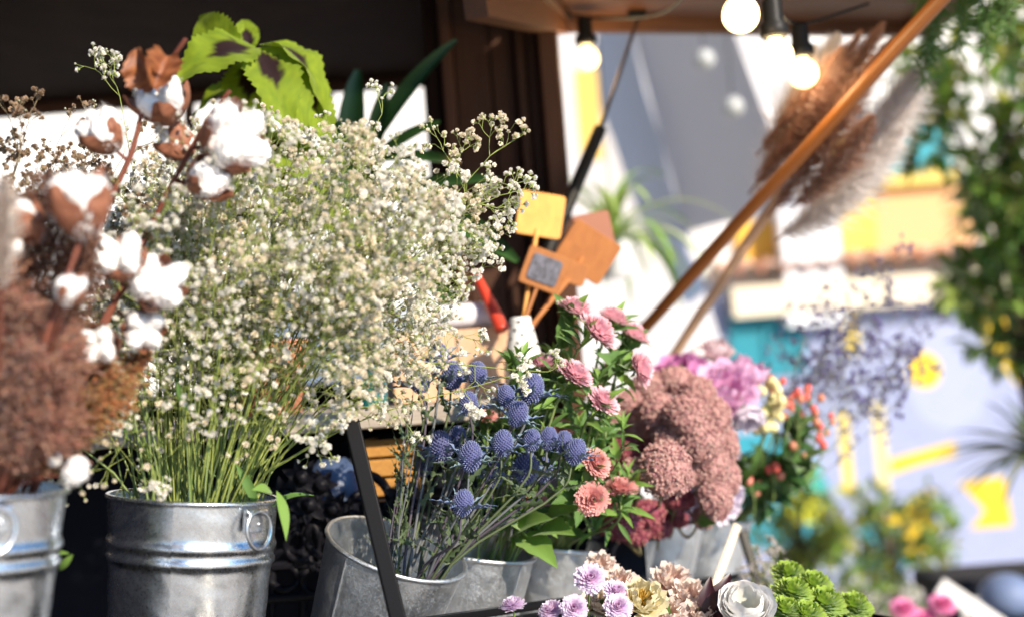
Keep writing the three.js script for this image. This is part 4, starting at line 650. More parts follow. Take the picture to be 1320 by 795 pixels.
// ---------------------------------------------------------------- blue thistles
const thBlue = [C(0.085, 0.1, 0.26), C(0.11, 0.14, 0.32), C(0.07, 0.075, 0.2)];
const thHead = [0, 1, 2].map((s) => {
  const b = new B(), r = rng(40 + s), g = new THREE.SphereGeometry(1, 16, 12); b.add(g, new THREE.Matrix4().makeScale(0.9, 1.15, 0.9), thBlue[2]);
  for (let k = 0; k < 260; k++) { const y = 1 - 2 * (k + 0.5) / 260, q = Math.sqrt(1 - y * y), a = k * 2.39996, n = V(q * Math.cos(a), y, q * Math.sin(a)), p = V(n.x * 0.88, n.y * 1.12, n.z * 0.88), dir = n.clone().add(V(0, 0.35, 0)).normalize(), l = 0.2 + 0.06 * r(), cc = thBlue[Math.floor(r() * 3)].clone().multiplyScalar(0.8 + 0.5 * r()), tipc = C(0.2, 0.23, 0.4).multiplyScalar(0.6 + 0.5 * r()); const t1 = V(-n.z, 0, n.x).normalize().multiplyScalar(0.075), t2 = V(0, 0, 0).crossVectors(n, t1).normalize().multiplyScalar(0.075); const i = [t1.clone(), t2.clone(), t1.clone().negate(), t2.clone().negate()].map((e) => b.v(p.clone().add(e), 0, 0, cc)), m = [t1, t2, t1.clone().negate(), t2.clone().negate()].map((e) => b.v(p.clone().addScaledVector(dir, l * 0.75).addScaledVector(e, 0.75), 0, 0, tipc)), e = b.v(p.clone().addScaledVector(dir, l), 0, 0, tipc); for (let j = 0; j < 4; j++) { b.q(i[j], i[(j + 1) % 4], m[(j + 1) % 4], m[j]); b.t(m[j], m[(j + 1) % 4], e); } }
  return b.geo();
});
const thBract = [0, 1].map((s) => leafGeo({ w: (t) => (1 - t) * (0.45 + 0.55 * Math.min(1, t * 6)), width: 0.26, arch: 0.06, fold: 0.5, teeth: 0.6, nL: 10, nW: 1, droop: s ? -0.2 : 0.1 }));
const thMat = [mat(C(0.12, 0.17, 0.3), 0.6), mat(C(0.16, 0.23, 0.27), 0.6), mat(C(0.055, 0.085, 0.035), 0.6)], thStem = [mat(C(0.13, 0.14, 0.15), 0.6), mat(C(0.08, 0.065, 0.09), 0.6), mat(C(0.1, 0.13, 0.06), 0.6)];
{
  const r = rng(500);
  // head x, y, distance, radius px, axis lean (camera space)
  const H = [[565, 459, 2.0, 15, [0, 1, 0.2]], [540, 488, 2.02, 16, [-0.2, 1, 0]], [583, 484, 2.04, 16, [0.1, 1, 0]], [615, 482, 2.0, 14, [0.1, 1, 0.1]], [604, 520, 1.97, 14, [-0.1, 1, 0.2]], [652, 511, 1.97, 13, [-0.1, 1, 0.1]], [686, 501, 2.0, 17, [0.2, 0.9, 0]], [667, 533, 1.95, 15, [0.35, 0.9, 0.2]], [648, 571, 1.93, 15, [0.1, 1, 0.2]], [606, 588, 1.92, 17, [0.1, 1, 0.15]], [597, 648, 1.88, 15, [0.15, 1, 0.1]], [686, 567, 1.95, 12.5, [0.1, 1, 0]], [707, 565, 1.97, 13, [0.15, 1, 0]], [726, 570, 1.98, 13, [0.25, 1, 0]], [742, 582, 1.95, 15, [0.3, 1, 0.1]], [568, 576, 2.02, 18, [-0.1, 1, 0]], [636, 609, 2.02, 16, [0.1, 1, 0]], [678, 603, 2.03, 18, [0.1, 1, 0]], [590, 565, 2.05, 14, [0, 1, 0]], [700, 606, 2.06, 14, [0.2, 1, 0]], [545, 598, 2.08, 13, [-0.2, 1, 0]]];
  H.forEach(([x, y, d, rp, ax], i) => {
    const c = P(x, y, d), a = camDir(...ax), R = rp / FPX * d, root = bk3.at(1.2 + 0.9 * r(), 0.02 + 0.05 * r(), 0.05), [lb, gr] = y > 640 ? ['blue globe thistle with wide bracts, lowest, just above the tilted bucket'] : x > 680 && y > 560 && y < 590 ? ['blue globe thistle in the close row beside a coral aster', 'thistles in the close row'] : y < 525 && x < 630 ? ['blue globe thistle standing up before the tan box', 'thistles before the tan box'] : ['blue globe thistle in the middle of the tilted bucket bunch', 'thistles in the middle'], o = thing('blue_thistle', lb, 'thistle', root, gr);
    const neck = c.clone().addScaledVector(a, -R * 1.1), pts = crv([root, bk3.mouth(root.clone().lerp(neck, 0.45), 0.8), neck.clone().addScaledVector(a, -0.035), neck], 12);
    part('stem', new B().tube(pts, (t) => 0.0024 - 0.0008 * t, 6).geo(), thStem[i % 3], o);
    placed('flower_head', thHead[i % 3], M.vc, o, frame(c, a, rvec(r), R * 0.86, R * 0.95, R * 0.86));
    const n = 9; for (let k = 0; k < n; k++) { const q = k / n * 6.28 + r(), X0 = V(0, 0, 0).crossVectors(a, V(0, 0, 1)).normalize(), Z0 = V(0, 0, 0).crossVectors(X0, a), out = X0.multiplyScalar(Math.cos(q)).addScaledVector(Z0, Math.sin(q)); placed('bract', thBract[k % 2], thMat[(i + (k % 2)) % 2], o, frame(neck.clone().addScaledVector(a, R * 0.12), out.clone().addScaledVector(a, 0.28 + 0.25 * r()), a.clone().addScaledVector(out, -0.3), R * (2.3 + 1.1 * r()))); }
    for (let k = 0; k < 5; k++) { const f = 0.3 + 0.55 * r(), p = pts[Math.floor(f * 12)]; placed('leaf', thBract[k % 2], thMat[2], o, frame(p, rvec(r).add(V(0, 0.9, 0)), rvec(r), 0.03 + 0.02 * r(), 0.04 + 0.03 * r(), 0.03)); }
  });
  // side shoots without blooms, left of the bucket
  for (let k = 0; k < 9; k++) { const x = 515 + 60 * r() + (k > 10 ? 60 * r() : 0), y = 520 + 60 * r(), root = bk3.at(r() * 3 - 0.5, 0.04 * r(), 0.06), tip = P(x, y, 1.95 + 0.12 * r()), o = thing('thistle_shoot', 'leafy thistle shoot without a bloom', 'thistle', root, 'thistle shoots'), pts = bez(root, root.clone().lerp(tip, 0.5).add(rvec(r).multiplyScalar(0.01)), tip, 10); part('stem', new B().tube(pts, (t) => 0.0018 - 0.0009 * t, 5).geo(), thStem[k % 3], o); for (let j = 0; j < 9; j++) { const p = pts[3 + (j % 8)]; placed('leaf', thBract[j % 2], thMat[2], o, frame(p, rvec(r).multiplyScalar(0.7).add(V(0, 0.9, 0)), rvec(r), 0.028, 0.026 + 0.022 * r(), 0.03)); } }
}

// ---------------------------------------------------------------- asters and other cut flowers
function rayHead(R, rows, inner, outer, tip, seed, width = 0.15, cup = 0.2, disc) {
  const b = new B(), r = rng(seed);
  for (let l = 0; l < rows; l++) { const f = l / Math.max(1, rows - 1), n = Math.round(lerp(36, 15, f)), e = cup + 1.0 * f * f + 0.35 * f, len = lerp(1, 0.5, f);
    for (let k = 0; k < n; k++) { const a = (k + 0.5 * (l % 2) + 0.4 * (r() - 0.5)) / n * 6.283, ee = e + 0.22 * (r() - 0.5), L = R * len * (0.88 + 0.22 * r()), w = R * width * (0.85 + 0.3 * r()), out = V(Math.cos(a), 0, Math.sin(a)), sd = V(-Math.sin(a), 0, Math.cos(a)), c0 = outer.clone().lerp(inner, f).multiplyScalar(0.85 + 0.3 * r()), ct = tip.clone().multiplyScalar(0.9 + 0.2 * r()); let p = out.clone().multiplyScalar(R * 0.06), ang = ee - 0.25; const y0 = R * 0.16 * f; p.y = y0; let prev = null;
      for (let s = 0; s <= 3; s++) { const ww = w * [0.6, 0.95, 1.1, 0.8][s] / 2, col = c0.clone().lerp(ct, [0, 0.2, 0.6, 1][s]), i0 = b.v(p.clone().addScaledVector(sd, ww).add(V(0, ww * 0.35, 0)), 0, 0, col), i1 = b.v(p.clone().addScaledVector(sd, -ww).add(V(0, ww * 0.35, 0)), 0, 0, col); if (prev) b.q(prev[0], prev[1], i1, i0); prev = [i0, i1]; p.addScaledVector(out, Math.cos(ang) * L / 3).add(V(0, Math.sin(ang) * L / 3, 0)); ang += 0.26; } } }
  if (disc) { const g = new THREE.SphereGeometry(1, 14, 8); b.add(g, new THREE.Matrix4().makeScale(R * 0.22, R * 0.14, R * 0.22).setPosition(0, R * 0.16, 0), disc); }
  return b.geo();
}
const narrowLeaf = leafGeo({ width: 0.2, arch: 0.1, fold: 0.25, nL: 6, nW: 1, wave: 0.01 }), ovalLeaf = leafGeo({ width: 0.42, arch: 0.1, fold: 0.2, nL: 8, nW: 2, teeth: 0.1 });
function leafy(o, pts, n, r, len, geo, mats, from = 0.35, bk) { for (let k = 0; k < n; k++) { const f = lerp(from, 0.97, r()), p = pts[Math.floor(f * (pts.length - 1))], T = pts[pts.length - 1].clone().sub(pts[0]).normalize(); if (bk && p.clone().sub(bk.rim).dot(bk.up) < 0.035) continue; placed('leaf', geo, mats[k % mats.length], o, frame(p, rvec(r).addScaledVector(T, 0.75), T.clone().add(rvec(r).multiplyScalar(0.5)), len * (0.6 + 0.7 * r()))); } }
function stemmed(name, label, cat, group, root, c, axis, back, stemR, stemMat) { const o = thing(name, label, cat, root, group), neck = c.clone().addScaledVector(axis, -back), pts = root.mouth ? crv([root, root.mouth(root.clone().lerp(neck, 0.5), 0.85), neck.clone().addScaledVector(axis, -0.04), neck], 14) : bez(root, neck.clone().addScaledVector(axis, -0.08), neck, 14); part('stem', new B().tube(pts, (t) => stemR * (1.15 - 0.4 * t), 6).geo(), stemMat, o); return { o, pts, neck }; }
const asterPink = [0, 1].map((s) => rayHead(1, 9, C(0.72, 0.32, 0.38), C(0.74, 0.34, 0.42), C(0.88, 0.58, 0.64), 70 + s, 0.15, 0.1)), asterCoral = [0].map((s) => rayHead(1, 9, C(0.68, 0.24, 0.22), C(0.68, 0.24, 0.23), C(0.82, 0.44, 0.4), 75 + s, 0.15, 0.1));
const gm = [M.green, M.lightgreen, M.green];
{
  const r = rng(610), A = [[742, 402, 2.12, 0.031, [0.35, 0.9, 0.15], 0], [769, 429, 2.08, 0.036, [0.68, 0.72, 0.3], 0], [790, 413, 2.2, 0.03, [0.4, 0.9, 0], 0], [817, 434, 2.22, 0.031, [0.45, 0.88, 0.1], 0], [740, 484, 2.05, 0.03, [0.5, 0.8, 0.35], 0], [702, 472, 2.1, 0.028, [0.2, 0.95, 0.2], 0], [823, 475, 2.14, 0.031, [0.93, 0.25, 0.35], 0], [776, 518, 2.06, 0.028, [0.5, 0.72, 0.5], 0], [767, 597, 2.05, 0.026, [0.6, 0.5, 0.65], 1], [763, 643, 2.04, 0.026, [0.15, 0.1, 0.98], 1], [801, 631, 2.12, 0.028, [0.05, 0.98, 0.18], 1], [628, 538, 2.12, 0.017, [0, 0.9, 0.4], 1], [723, 551, 2.12, 0.02, [0.1, 0.6, 0.7], 1], [690, 648, 2.14, 0.022, [0, 0.9, 0.3], 1]];
  A.forEach(([x, y, d, R, ax, t], i) => {
    const c = P(x, y, d), a = camDir(...ax), bk = x < 745 ? bk4 : bk5, root = bk.at(r() * 6.28, 0.05 * r(), 0.08), { o, pts, neck } = stemmed('pink_aster', t ? 'coral pink aster in the row of grey buckets' : 'pale pink full petalled aster in the row of grey buckets', 'aster', t ? 'coral asters' : 'pale pink asters', root, c, a, R * 0.25, 0.0024, M.palestem);
    stuff(placed('bloom', t ? asterCoral[0] : asterPink[i % 2], M.petalvc, o, frame(c, a, rvec(r), R)));
    for (let k = 0; k < 12; k++) { const q = k / 12 * 6.28, X0 = V(0, 0, 0).crossVectors(a, V(0.1, 0.2, 1)).normalize(), Z0 = V(0, 0, 0).crossVectors(X0, a), out = X0.multiplyScalar(Math.cos(q)).addScaledVector(Z0, Math.sin(q)); placed('sepal', narrowLeaf, gm[k % 2], o, frame(neck, out.clone().addScaledVector(a, -0.15 + 0.5 * r()), a, R * (0.8 + 0.5 * r()))); }
    leafy(o, pts, 24, r, 0.05, k2(i), gm, 0.42, bk);
  });
  function k2(i) { return i % 3 ? narrowLeaf : ovalLeaf; }
  // bright leafy shoots between
  for (let k = 0; k < 26; k++) { const x = 640 + 170 * r(), y = 460 + 165 * r(), bk = x < 735 ? bk4 : bk5, root = bk.at(r() * 6.28, 0.06 * r(), 0.1), tip = P(x, y, 2.08 + 0.14 * r()), { o, pts } = stemmed('leafy_shoot', 'bright green leafy shoot among the pink asters', 'foliage', 'leafy shoots among the asters', root, tip, camDir(0.1, 1, 0.1), 0, 0.0019, M.palestem); leafy(o, pts, 16, r, 0.045, narrowLeaf, gm, 0.45, bk); leafy(o, [tip, tip, tip.clone().add(V(0, 0.001, 0))], 6, r, 0.035, narrowLeaf, [M.lightgreen], 0); }
  const o = thing('broad_leaf_sprig', 'broad light green leaves over the rim of the aster bucket', 'foliage', P(690, 690, 2.12)); for (const [x0, y0, x1, y1] of [[668, 692, 712, 727], [672, 690, 640, 670], [660, 694, 705, 672], [690, 690, 735, 690], [700, 680, 742, 660]]) { const a = P(x0, y0, 2.14), b = P(x1, y1, 2.06); placed('leaf', ovalLeaf, M.lightgreen, o, frame(a, b.clone().sub(a), camDir(0.1, 0.6, 0.8), a.distanceTo(b) * 1.15)); }
}
// stonecrop
{
  const r = rng(720), floret = new THREE.IcosahedronGeometry(1, 0), sd = [C(0.36, 0.185, 0.17), C(0.44, 0.26, 0.23), C(0.3, 0.13, 0.135), C(0.46, 0.3, 0.26)], dk = [C(0.2, 0.035, 0.06), C(0.28, 0.07, 0.09), C(0.36, 0.14, 0.12)];
  const heads = [[857, 606, 2.2, 37, 42, 0], [818, 605, 2.22, 18, 17, 0], [812, 522, 2.44, 22, 22, 0], [838, 500, 2.46, 26, 24, 0], [870, 492, 2.46, 27, 22, 0], [898, 508, 2.44, 26, 26, 0], [850, 532, 2.38, 28, 28, 0], [884, 536, 2.34, 30, 30, 0], [918, 538, 2.42, 26, 30, 0], [864, 566, 2.36, 25, 26, 0], [902, 570, 2.34, 30, 32, 0], [932, 574, 2.42, 22, 30, 0], [918, 606, 2.36, 27, 32, 0], [888, 606, 2.36, 22, 28, 0], [938, 616, 2.42, 18, 26, 0], [922, 644, 2.34, 24, 30, 0], [906, 668, 2.4, 16, 16, 0], [828, 548, 2.42, 22, 24, 0], [798, 546, 2.44, 22, 26, 0],
    [806, 580, 2.42, 22, 22, 1], [832, 574, 2.44, 22, 22, 1], [786, 606, 2.42, 16, 20, 1], [803, 676, 2.32, 27, 24, 1], [835, 662, 2.36, 24, 20, 1], [790, 640, 2.4, 18, 18, 1], [875, 644, 2.4, 22, 16, 1], [820, 690, 2.36, 18, 15, 1], [850, 682, 2.42, 18, 15, 1], [872, 668, 2.46, 16, 14, 1], [800, 655, 2.38, 16, 15, 1], [783, 676, 2.36, 15, 14, 1]];
  heads.forEach(([x, y, d, rx, ry, dark], i) => {
    const c = P(x, y, d), Rx = 0.9 * rx / FPX * d, Ry = 0.86 * ry / FPX * d, a = camDir((x - 850) / 150, 0.75, 0.6), root = (x < 830 ? bk6 : bk7).at(r() * 6.28, 0.05 * r(), 0.08), { o, pts, neck } = stemmed('stonecrop_stem', i === 0 ? 'large round stonecrop dome in front of the dusty pink cluster' : dark ? 'dark rose stonecrop head low at the bucket rims' : 'dusty pink stonecrop head in the crowded cluster', 'stonecrop', i === 0 ? undefined : dark ? 'dark stonecrop heads' : 'dusty pink stonecrop heads', root, c, a, Ry * 0.6, 0.003, mat(C(0.2, 0.17, 0.08), 0.6));
    const b = new B(), n = Math.round(Rx * Ry * 800000), st = new B();
    for (let k = 0; k < n; k++) { const v = rvec(r); if (v.dot(a) < -0.45) continue; const lump = 1 + 0.22 * Math.abs(fbm(v.x * 3.4 + i * 7, v.y * 3.4, v.z * 3.4, 2)) + 0.12 * fbm(v.x * 1.4 + i * 3, v.y * 1.4, v.z * 1.4, 2) + 0.06 * (r() - 0.5); const off = V(v.x * Rx, v.y * Ry, v.z * Rx).multiplyScalar(lump), p = c.clone().add(off); b.add(floret, frame(p, v, rvec(r), 0.0017 + 0.0009 * r()), (dark ? dk : sd)[Math.floor(r() * (dark ? 3 : 4))].clone().multiplyScalar(0.75 + 0.5 * r())); if (k % 16 === 0) st.tube([neck, p.clone().lerp(c, 0.1)], 0.0009, 3); }
    { const core = new THREE.IcosahedronGeometry(1, 3), cp = core.attributes.position, cv = V(0, 0, 0); for (let k = 0; k < cp.count; k++) { cv.fromBufferAttribute(cp, k).normalize(); const lump = 0.97 + 0.22 * Math.abs(fbm(cv.x * 3.4 + i * 7, cv.y * 3.4, cv.z * 3.4, 2)) + 0.12 * fbm(cv.x * 1.4 + i * 3, cv.y * 1.4, cv.z * 1.4, 2), dn = cv.dot(a) < -0.45 ? 0.7 : 1; cp.setXYZ(k, cv.x * Rx * lump * dn, cv.y * Ry * lump * dn, cv.z * Rx * lump * dn); } b.add(core, new THREE.Matrix4().makeTranslation(c.x, c.y, c.z), (dark ? dk : sd)[0]); }
    stuff(part('flower_head', b.geo(), mat(0xffffff, 0.8, { vertexColors: true }), o)); part('flower_stalk', st.geo(), mat(C(0.3, 0.14, 0.1), 0.7), o); leafy(o, pts, 3, r, 0.04, ovalLeaf, [M.green, mat(C(0.2, 0.16, 0.05), 0.6)], 0.4, x < 830 ? bk6 : bk7);
  });
}
// lisianthus and roses: every petal a piece
function petalGeo(seed, { open = 0.5, ruffle = 0.08, half = 0.62, c0, c1 }) {
  const b = new B(), nU = 8, nV = 7;
  for (let j = 0; j <= nV; j++) for (let i = 0; i <= nU; i++) { const v = j / nV, u = i / nU * 2 - 1, rad = 0.1 + open * Math.pow(v, 1.25) + 0.28 * Math.sin(v * 2.4) * (1 - open * 0.4), hgt = (1 - open * 0.62) * Math.pow(v, 0.85) * 1.05 - 0.16 * u * u * v, hf = half * (0.5 + 0.75 * Math.sin(Math.min(1, v * 1.05) * 2.1)), rf = ruffle * v * v * Math.sin(u * 7 + seed * 3 + v * 3); b.v(V(Math.sin(u * hf) * (rad + rf), hgt + rf * 0.6, Math.cos(u * hf) * (rad + rf)), u, v, c0.clone().lerp(c1, smooth(0.05, 0.9, v)).multiplyScalar(0.94 + 0.08 * fbm(u * 3 + seed, v * 4, seed))); }
  for (let j = 0; j < nV; j++) for (let i = 0; i < nU; i++) { const q = j * (nU + 1) + i; b.q(q, q + 1, q + nU + 2, q + nU + 1); } return b.geo();
}
function roseSet(c0, c1, ruffle = 0.08, opens = [0.08, 0.22, 0.42, 0.68]) { return opens.map((op, i) => petalGeo(i + 1, { open: op, ruffle, c0, c1, half: 0.75 })); }
function rose(name, label, cat, group, root, c, a, R, set, r, counts = [3, 4, 5, 6], centre) {
  const { o, neck } = stemmed(name, label, cat, group, root, c, a, R * 0.5, 0.0024, M.stem);
  const x = V(0, 0, 0), y = V(0, 0, 0), z = V(0, 0, 0); basis(a, rvec(r)).extractBasis(x, y, z);
  set.forEach((g, l) => { for (let k = 0; k < counts[l]; k++) { const q = (k + 0.5 * (l % 2)) / counts[l] * 6.28 + 0.3 * r(), out = x.clone().multiplyScalar(Math.cos(q)).addScaledVector(z, Math.sin(q)); placed('petal', g, M.petalvc, o, frame(neck, a.clone().add(rvec(r).multiplyScalar(0.07)), out, R * (0.95 + 0.12 * r()))); } });
  if (centre) { const b = new B(); for (let k = 0; k < 16; k++) { const d = a.clone().add(rvec(r).multiplyScalar(0.5)).normalize(); b.tube([neck.clone().addScaledVector(a, R * 0.1), neck.clone().addScaledVector(d, R * 0.75)], R * 0.035, 4); } part('stamens', b.geo(), centre, o); }
  for (let k = 0; k < 5; k++) placed('sepal', narrowLeaf, M.green, o, frame(neck, rvec(r).add(a.clone().multiplyScalar(0.2)), a, R * 0.9));
  return o;
}
{
  const r = rng(830), pink = roseSet(C(0.66, 0.26, 0.5), C(0.84, 0.54, 0.76)), mag = roseSet(C(0.5, 0.1, 0.36), C(0.68, 0.26, 0.55)), lil = roseSet(C(0.72, 0.66, 0.78), C(0.82, 0.74, 0.84)), wht = roseSet(C(0.76, 0.76, 0.66), C(0.88, 0.87, 0.86), 0.025, [0.06, 0.16, 0.3, 0.42, 0.52]), cream = roseSet(C(0.78, 0.66, 0.25), C(0.83, 0.76, 0.5), 0.1), peach = roseSet(C(0.8, 0.55, 0.44), C(0.86, 0.72, 0.64), 0.14);
  const in8 = () => bk8.at(r() * 6.28, 0.05 * r(), 0.08), in7 = () => bk7.at(r() * 6.28, 0.05 * r(), 0.08);
  rose('lisianthus_bloom', 'open pink lisianthus bloom beside the dusty stonecrop', 'lisianthus', undefined, in8(), P(938, 502, 2.62), camDir(0.2, 0.6, 0.75), 0.068, pink, r);
  rose('lisianthus_bloom', 'pale pink lisianthus bud flower above the white purple one', 'lisianthus', undefined, in8(), P(964, 484, 2.66), camDir(0.25, 0.9, 0.35), 0.062, pink.slice(0, 2), r, [3, 4]);
  rose('lisianthus_bloom', 'magenta pink lisianthus behind the stonecrop', 'lisianthus', undefined, in8(), P(880, 482, 2.75), camDir(-0.1, 0.8, 0.5), 0.066, mag, r);
  rose('lisianthus_bloom', 'blush pink lisianthus behind the white bud at the stick', 'lisianthus', undefined, in8(), P(922, 452, 2.85), camDir(0, 0.9, 0.4), 0.044, roseSet(C(0.75, 0.4, 0.5), C(0.82, 0.66, 0.7)), r);
  rose('lisianthus_bloom', 'white bud flower close to the pale wooden stick', 'lisianthus', undefined, in8(), P(898, 458, 2.8), camDir(0, 0.95, 0.2), 0.03, wht.slice(0, 2), r, [3, 4]);
  rose('lisianthus_bloom', 'white lisianthus edged lilac facing down among yellow buds', 'lisianthus', undefined, in8(), P(963, 536, 2.6), camDir(0.15, -0.75, 0.6), 0.048, lil.slice(0, 3), r, [3, 4, 5]);
  rose('lisianthus_bloom', 'white lilac lisianthus low beside the stonecrop', 'lisianthus', undefined, in8(), P(936, 640, 2.56), camDir(0.75, -0.1, 0.6), 0.055, lil, r);
  rose('lisianthus_bloom', 'white lilac lisianthus over the bucket rims', 'lisianthus', undefined, in7(), P(882, 648, 2.5), camDir(-0.3, 0.1, 0.9), 0.045, lil, r);
  rose('lisianthus_bloom', 'small white lisianthus bud between the white lilac blooms', 'lisianthus', undefined, in8(), P(944, 585, 2.62), camDir(0.5, 0.3, 0.7), 0.03, lil.slice(0, 2), r, [3, 4]);
  // dark foliage behind
  for (let k = 0; k < 9; k++) { const x = 945 + 95 * r(), y = 545 + 75 * r(), { o, pts } = stemmed('dark_foliage_branch', 'dark green foliage branch under the coral berries', 'foliage', 'dark foliage branches', in8(), P(x, y, 2.75 + 0.15 * r()), camDir(0.2, 1, 0), 0, 0.0024, M.stem); leafy(o, pts, 14, r, 0.075, ovalLeaf, [M.darkgreen, M.darkgreen, M.green], 0.45, bk8); }
  // yellow buds and coral berries
  const bud = new THREE.SphereGeometry(1, 12, 10), ym = mat(C(0.68, 0.6, 0.28), 0.5), rm = [mat(C(0.6, 0.1, 0.08), 0.35), mat(C(0.65, 0.22, 0.16), 0.35), mat(C(0.5, 0.2, 0.12), 0.4)];
  const sprig = (name, label, group, x, y, d, n, sp, size, ms) => { const c = P(x, y, d), { o, neck } = stemmed(name, label, 'berry sprig', group, in8(), c, camDir(0.1, 1, 0), 0.03, 0.0018, M.stem); const st = new B(); for (let k = 0; k < n; k++) { const v = rvec(r), p = c.clone().add(V(v.x * sp, v.y * sp * 1.1, v.z * sp)), m = local('bud', bud, ms[k % ms.length], o); const s = size * (0.75 + 0.5 * r()); m.position.copy(p).sub(o.position); m.scale.set(s, s * 1.15, s); st.tube([neck, p], 0.0008, 4); } part('bud_stalk', st.geo(), M.palestem, o); };
  sprig('yellow_bud_sprig', 'pale yellow bud sprig between lisianthus and coral berries', 'yellow bud sprigs', 990, 512, 2.66, 16, 0.028, 0.0085, [ym]); sprig('yellow_bud_sprig', 'pale yellow bud sprig between lisianthus and coral berries', 'yellow bud sprigs', 986, 545, 2.66, 10, 0.02, 0.008, [ym]); sprig('yellow_bud_sprig', 'pale yellow bud sprig between lisianthus and coral berries', 'yellow bud sprigs', 998, 528, 2.7, 10, 0.024, 0.008, [ym]);
  for (const [x, y, n, sp] of [[1050, 508, 5, 0.016], [1032, 535, 6, 0.03], [1062, 548, 7, 0.024], [1020, 510, 5, 0.026], [1042, 570, 5, 0.03], [1000, 497, 4, 0.02], [1000, 605, 4, 0.014], [975, 625, 4, 0.02]]) sprig('coral_berry_sprig', 'coral red berry sprig over dark green foliage', 'coral berry sprigs', x, y, 2.74, n, sp, 0.0075, rm);
  // sea lavender
  const pur = C(0.25, 0.21, 0.45);
  [[1050, 400], [1085, 395], [1120, 385], [1140, 430], [1070, 440], [1110, 445], [1165, 420], [1195, 440], [1150, 470], [1180, 490], [1100, 480], [1060, 470], [1150, 350], [1040, 430]].forEach(([x, y], i) => { const a = bk8.at(r() * 6.28, 0.05 * r(), 0.1), b = P(x, y, 2.9 + 0.25 * r()); gypSpray('sea_lavender_spray', 'hazy purple sea lavender spray before the painted wall', 'sea lavender sprays', a, a.clone().lerp(b, 0.6).add(V(0.02, -0.02, 0)), b, { seed: 7000 + i, nodes: 8, levels: 3, from: 0.6, len: 0.042, white: pur, buds: 0.1, size: 1.05, stemMat: mat(C(0.2, 0.22, 0.16), 0.7) }); });
  // ------------------------------------------------------------ front row
  const front = (x, d) => P(x, 930, d);
  const mumSet = [0, 1].map((s) => rayHead(1, 8, C(0.62, 0.2, 0.5), C(0.6, 0.38, 0.7), C(0.84, 0.74, 0.86), 90 + s, 0.17, 0.05));
  for (const [x, y, d, R, ax] of [[761, 746, 1.9, 0.022, [0, 0.55, 0.83]], [794, 763, 1.92, 0.019, [0.3, 0.7, 0.6]], [796, 783, 1.88, 0.02, [0.1, 0.6, 0.8]], [740, 784, 1.86, 0.019, [0, 0.4, 0.9]], [711, 787, 1.88, 0.018, [-0.3, 0.8, 0.4]], [661, 781, 1.86, 0.018, [-0.15, 0.97, 0.2]]]) { const c = P(x, y, d), a = camDir(...ax), { o } = stemmed('purple_mum', 'small lilac button chrysanthemum in the low front row', 'chrysanthemum', 'lilac chrysanthemums', front(x, d + 0.02), c, a, R * 0.3, 0.0018, M.stem); stuff(placed('bloom', mumSet[x % 2], M.petalvc, o, frame(c, a, rvec(r), R))); }
  for (const [x, y, d, R, lab, set, cen] of [[800, 752, 2.0, 0.03, 'pale blush flower behind the lilac chrysanthemum', peach], [830, 772, 1.92, 0.038, 'creamy yellow bloom with golden middle beside lilac chrysanthemums', cream, mat(C(0.5, 0.3, 0.05), 0.6)], [866, 748, 2.06, 0.034, 'peach frilled flower next to the creamy bloom, upper', peach], [890, 768, 2.02, 0.032, 'peach frilled flower close to the maroon leaf', peach], [862, 790, 1.94, 0.03, 'peach frilled flower low beside the creamy bloom', peach], [775, 728, 2.08, 0.026, 'blush flower just above the lilac chrysanthemum', peach], [905, 790, 1.98, 0.028, 'peach frilled flower touching the maroon leaf base', peach], [775, 778, 1.96, 0.03, 'pale blush flower between two lilac chrysanthemums', roseSet(C(0.78, 0.6, 0.42), C(0.83, 0.74, 0.62), 0.12)]]) rose('frilled_flower', lab, 'flower', undefined, front(x, d + 0.03), P(x, y, d), camDir(0.15, 0.75, 0.6), R, set, r, [3, 4, 5, 6], cen);
  rose('white_ranunculus', 'large white ranunculus beside the maroon leaf', 'ranunculus', undefined, front(962, 1.98), P(962, 782, 1.95), camDir(0.05, 0.75, 0.6), 0.052, wht, r, [3, 5, 6, 7, 7]);
  { // trough that holds the front row, just below the frame
    const a = P(640, 870, 1.87), b = P(1125, 870, 2.13); b.y = a.y; const o = thing('flower_trough', 'black trough under the low front row of flowers', 'trough', a.clone().lerp(b, 0.5).setY(0)), L = a.distanceTo(b), dir = b.clone().sub(a).normalize(), side = V(-dir.z, 0, dir.x), c = a.clone().lerp(b, 0.5), bx = new THREE.BoxGeometry(1, 1, 1), pc = (name, off, y, sx, sy, sz) => placed(name, bx, M.black, o, frame(c.clone().addScaledVector(side, off).setY(y), V(0, 1, 0), side, sx, sy, sz));
    pc('long_side', 0.085, c.y - 0.09, L, 0.18, 0.006); pc('long_side', -0.085, c.y - 0.09, L, 0.18, 0.006); pc('bottom', 0, c.y - 0.183, L, 0.006, 0.176);
    for (const s of [-1, 1]) { placed('short_side', bx, M.black, o, frame(c.clone().addScaledVector(dir, s * (L / 2 - 0.003)).setY(c.y - 0.09), V(0, 1, 0), dir, 0.162, 0.18, 0.006)); for (const q of [-1, 1]) placed('leg', bx, M.black, o, frame(c.clone().addScaledVector(dir, s * (L / 2 - 0.02)).addScaledVector(side, q * 0.07).setY((c.y - 0.186) / 2), V(0, 1, 0), side, 0.025, c.y - 0.187, 0.025)); }
  }
